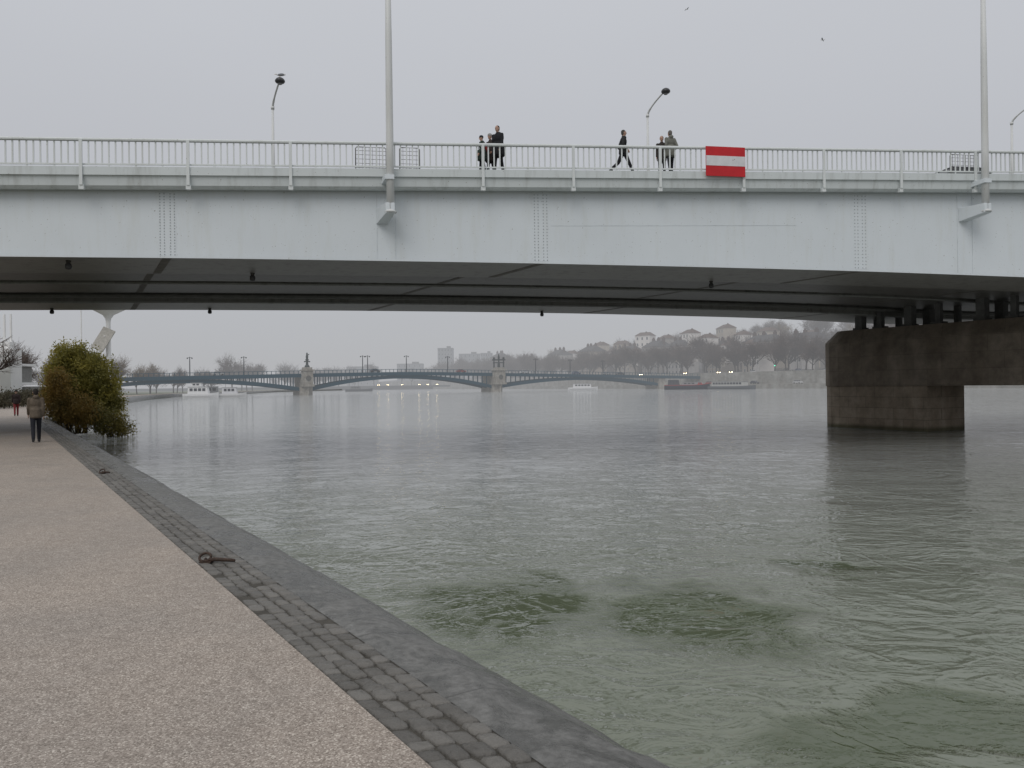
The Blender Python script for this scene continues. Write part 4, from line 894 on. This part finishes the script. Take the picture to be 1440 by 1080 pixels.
p=W(153,520,125); p.z=QZ; r=thing('funnel_tower','white flared funnel tower behind the green bush','tower',p)
B0=-QZ
m=MB(); m.lathe([(.6,0),(.45,3+B0),(.38,9+B0),(.34,13.6+B0),(.42,14.3+B0),(.8,14.9+B0),(1.7,15.4+B0),(3.0,16.1+B0),(3.8,16.8+B0),(3.8,17.2+B0),(.5,17.2+B0)],n=20); m.build('funnel',CW,r,True,world=False)
m=MB(); M_=Matrix.Rotation(R(24),3,'Y')@Matrix.Rotation(R(-18),3,'X'); m.box((-.3,-1.0,11.0+B0),(2.0,.22,3.8),M=M_); m.build('tilted_panel',mat('cream_panel',(.40,.385,.35)),r,world=False)
for z in (9.9,11.5):
    m=MB(); m.box((-.1,-.6,z+B0),(.2,.9,.15)); m.build('stay',CW,r,world=False)
p=W(115,520,130); p.z=QZ; r=thing('flood_light_mast','thin pale mast above the brown trees at left','mast',p)
m=MB(); m.tube([(0,0,0),(0,0,16)],[.14,.09],6); m.build('pole',CW,r,world=False); m=MB(); m.box((0,0,16),(1.2,.3,.3)); m.build('lamp_head',CG,r,world=False)
# ------------------------------------------------------------------ bushes and hedge
def leafmat(name,c1,c2,c3):
    m=bpy.data.materials.new(name); m.use_nodes=True; nt=m.node_tree; N=nt.nodes; L=nt.links; b=N['Principled BSDF']; out=N['Material Output']
    gm=N.new('ShaderNodeNewGeometry'); tc=N.new('ShaderNodeTexCoord'); n=N.new('ShaderNodeTexNoise'); n.inputs['Scale'].default_value=.8; n.inputs['Detail'].default_value=3; L.new(tc.outputs['Object'],n.inputs['Vector'])
    a=N.new('ShaderNodeMath'); a.operation='MULTIPLY_ADD'; a.inputs[1].default_value=.4; L.new(gm.outputs['Random Per Island'],a.inputs[0])
    a2=N.new('ShaderNodeMath'); a2.operation='MULTIPLY_ADD'; a2.inputs[1].default_value=1.6; a2.inputs[2].default_value=-.5; L.new(n.outputs[0],a2.inputs[0]); L.new(a2.outputs[0],a.inputs[2])
    rp=N.new('ShaderNodeValToRGB'); E=rp.color_ramp.elements; E[0].position=.15; E[0].color=(*c1,1); E[1].position=.95; E[1].color=(*c3,1); q=E.new(.55); q.color=(*c2,1); L.new(a.outputs[0],rp.inputs[0])
    L.new(rp.outputs[0],b.inputs['Base Color']); b.inputs['Roughness'].default_value=.7
    tl_=N.new('ShaderNodeBsdfTranslucent'); L.new(rp.outputs[0],tl_.inputs[0]); ms_=N.new('ShaderNodeMixShader'); ms_.inputs[0].default_value=.4; L.new(b.outputs[0],ms_.inputs[1]); L.new(tl_.outputs[0],ms_.inputs[2]); L.new(ms_.outputs[0],out.inputs[0])
    return m
def bush(label,base,blobs,nl,ls,lm,stems,cat='bush',name='riverside_bush'):
    r=thing(name,label,cat,base); rr=random.Random(int(base[0]*7)+nl)
    m=MB()
    for i in range(stems):
        b=rr.choice(blobs); c=Vector(b[0]); m.tube([(rr.uniform(-.3,.3),rr.uniform(-.3,.3),-.3),c*.5+Vector((rr.uniform(-.4,.4),0,0)),c+Vector((rr.uniform(-1,1)*b[1][0]*.7,rr.uniform(-1,1)*b[1][1]*.7,rr.uniform(.2,.95)*b[1][2]))],[.04,.02,.006],5)
    m.build('stems',mat('stem_brown',(.08,.06,.035)),r,world=False)
    m=MB(); tot=sum(b[1][0]*b[1][2] for b in blobs)
    for c,rad in blobs:
        cl_=[]
        for i in range(int(60*rad[0]*rad[2])+8):
            d=Vector((rr.gauss(0,1),rr.gauss(0,1),rr.gauss(0,1))).normalized(); cl_.append((Vector((d.x*rad[0],d.y*rad[1],d.z*rad[2]))*rr.uniform(.35,.93),rr.uniform(.20,.42)))
        for i in range(int(nl*rad[0]*rad[2]/tot)):
            cc,cr=rr.choice(cl_); q=cc+Vector((rr.gauss(0,1)*cr*.6,rr.gauss(0,1)*cr*.6,rr.gauss(0,1)*cr*.75)); q+=Vector(c)
            a=Vector((rr.uniform(-1,1),rr.uniform(-1,1),rr.uniform(-.6,1.2))).normalized(); b=a.orthogonal().normalized(); b=(Matrix.Rotation(rr.uniform(0,6.28),3,a)@b); l=ls*rr.uniform(.6,1.4)
            m.add([q-a*l,q+b*l*.42,q+a*l,q-b*l*.42],[(0,1,2,3)])
    m.build('foliage',lm,r,world=False); return r
GL=leafmat('willow_leaves',(.14,.135,.035),(.26,.235,.05),(.40,.33,.065)); OL=leafmat('autumn_leaves',(.17,.135,.04),(.29,.19,.05),(.38,.25,.06)); DL=leafmat('hedge_leaves',(.05,.045,.03),(.09,.08,.05),(.13,.11,.07))
def bloc(x,Z,z): p=W(x,600,Z); p.z=z; return p
bush('tall yellow green bush growing from bank slope beside water',bloc(115,52,.4),[((-.5,0,4.4),(1.7,1.5,1.5)),((.5,0,3.4),(2.0,1.7,1.8)),((-1.2,.3,3.3),(1.5,1.4,1.8)),((1.2,0,2.0),(1.7,1.4,1.6)),((0,0,1.6),(2.3,1.6,1.5))],50000,.085,GL,24)
bush('orange brown autumn shrub at the foot of tall green bush',bloc(97,49.2,.5),[((-.7,0,1.9),(1.2,.8,1.6)),((.4,0,1.2),(1.7,.8,1.1)),((-.6,0,3.0),(.8,.5,.8))],12000,.075,OL,14)
bush('low sparse shrub trailing over the water right of the tall bush',bloc(156,50,.0),[((0,0,.9),(1.1,1.0,.9)),((-.7,0,1.3),(1.0,.9,1.0)),((.6,0,.5),(.9,.8,.5))],6500,.075,leafmat('olive_leaves',(.12,.115,.035),(.22,.19,.05),(.33,.26,.07)),18)
bush('second green bush on the slope behind the tall one',bloc(120,62,.6),[((0,0,2.2),(2.0,1.6,2.0)),((1.4,0,1.4),(1.6,1.4,1.3))],8000,.10,GL,14)
for i in range(12):
    a=92+i*6; p=Q(a,-3.2-rnd.uniform(0,.8),QZ)
    bush('low brownish hedge shrub, number %s along the left edge of the path'%ords[i],p,[((0,0,.7),(2.6,1.4,.8)),((rnd.uniform(-1,1),.5,1.1),(1.5,1.1,.6))],2200,.12,DL,8,cat='hedge',name='hedge_shrub')
print('objects',len(bpy.data.objects))
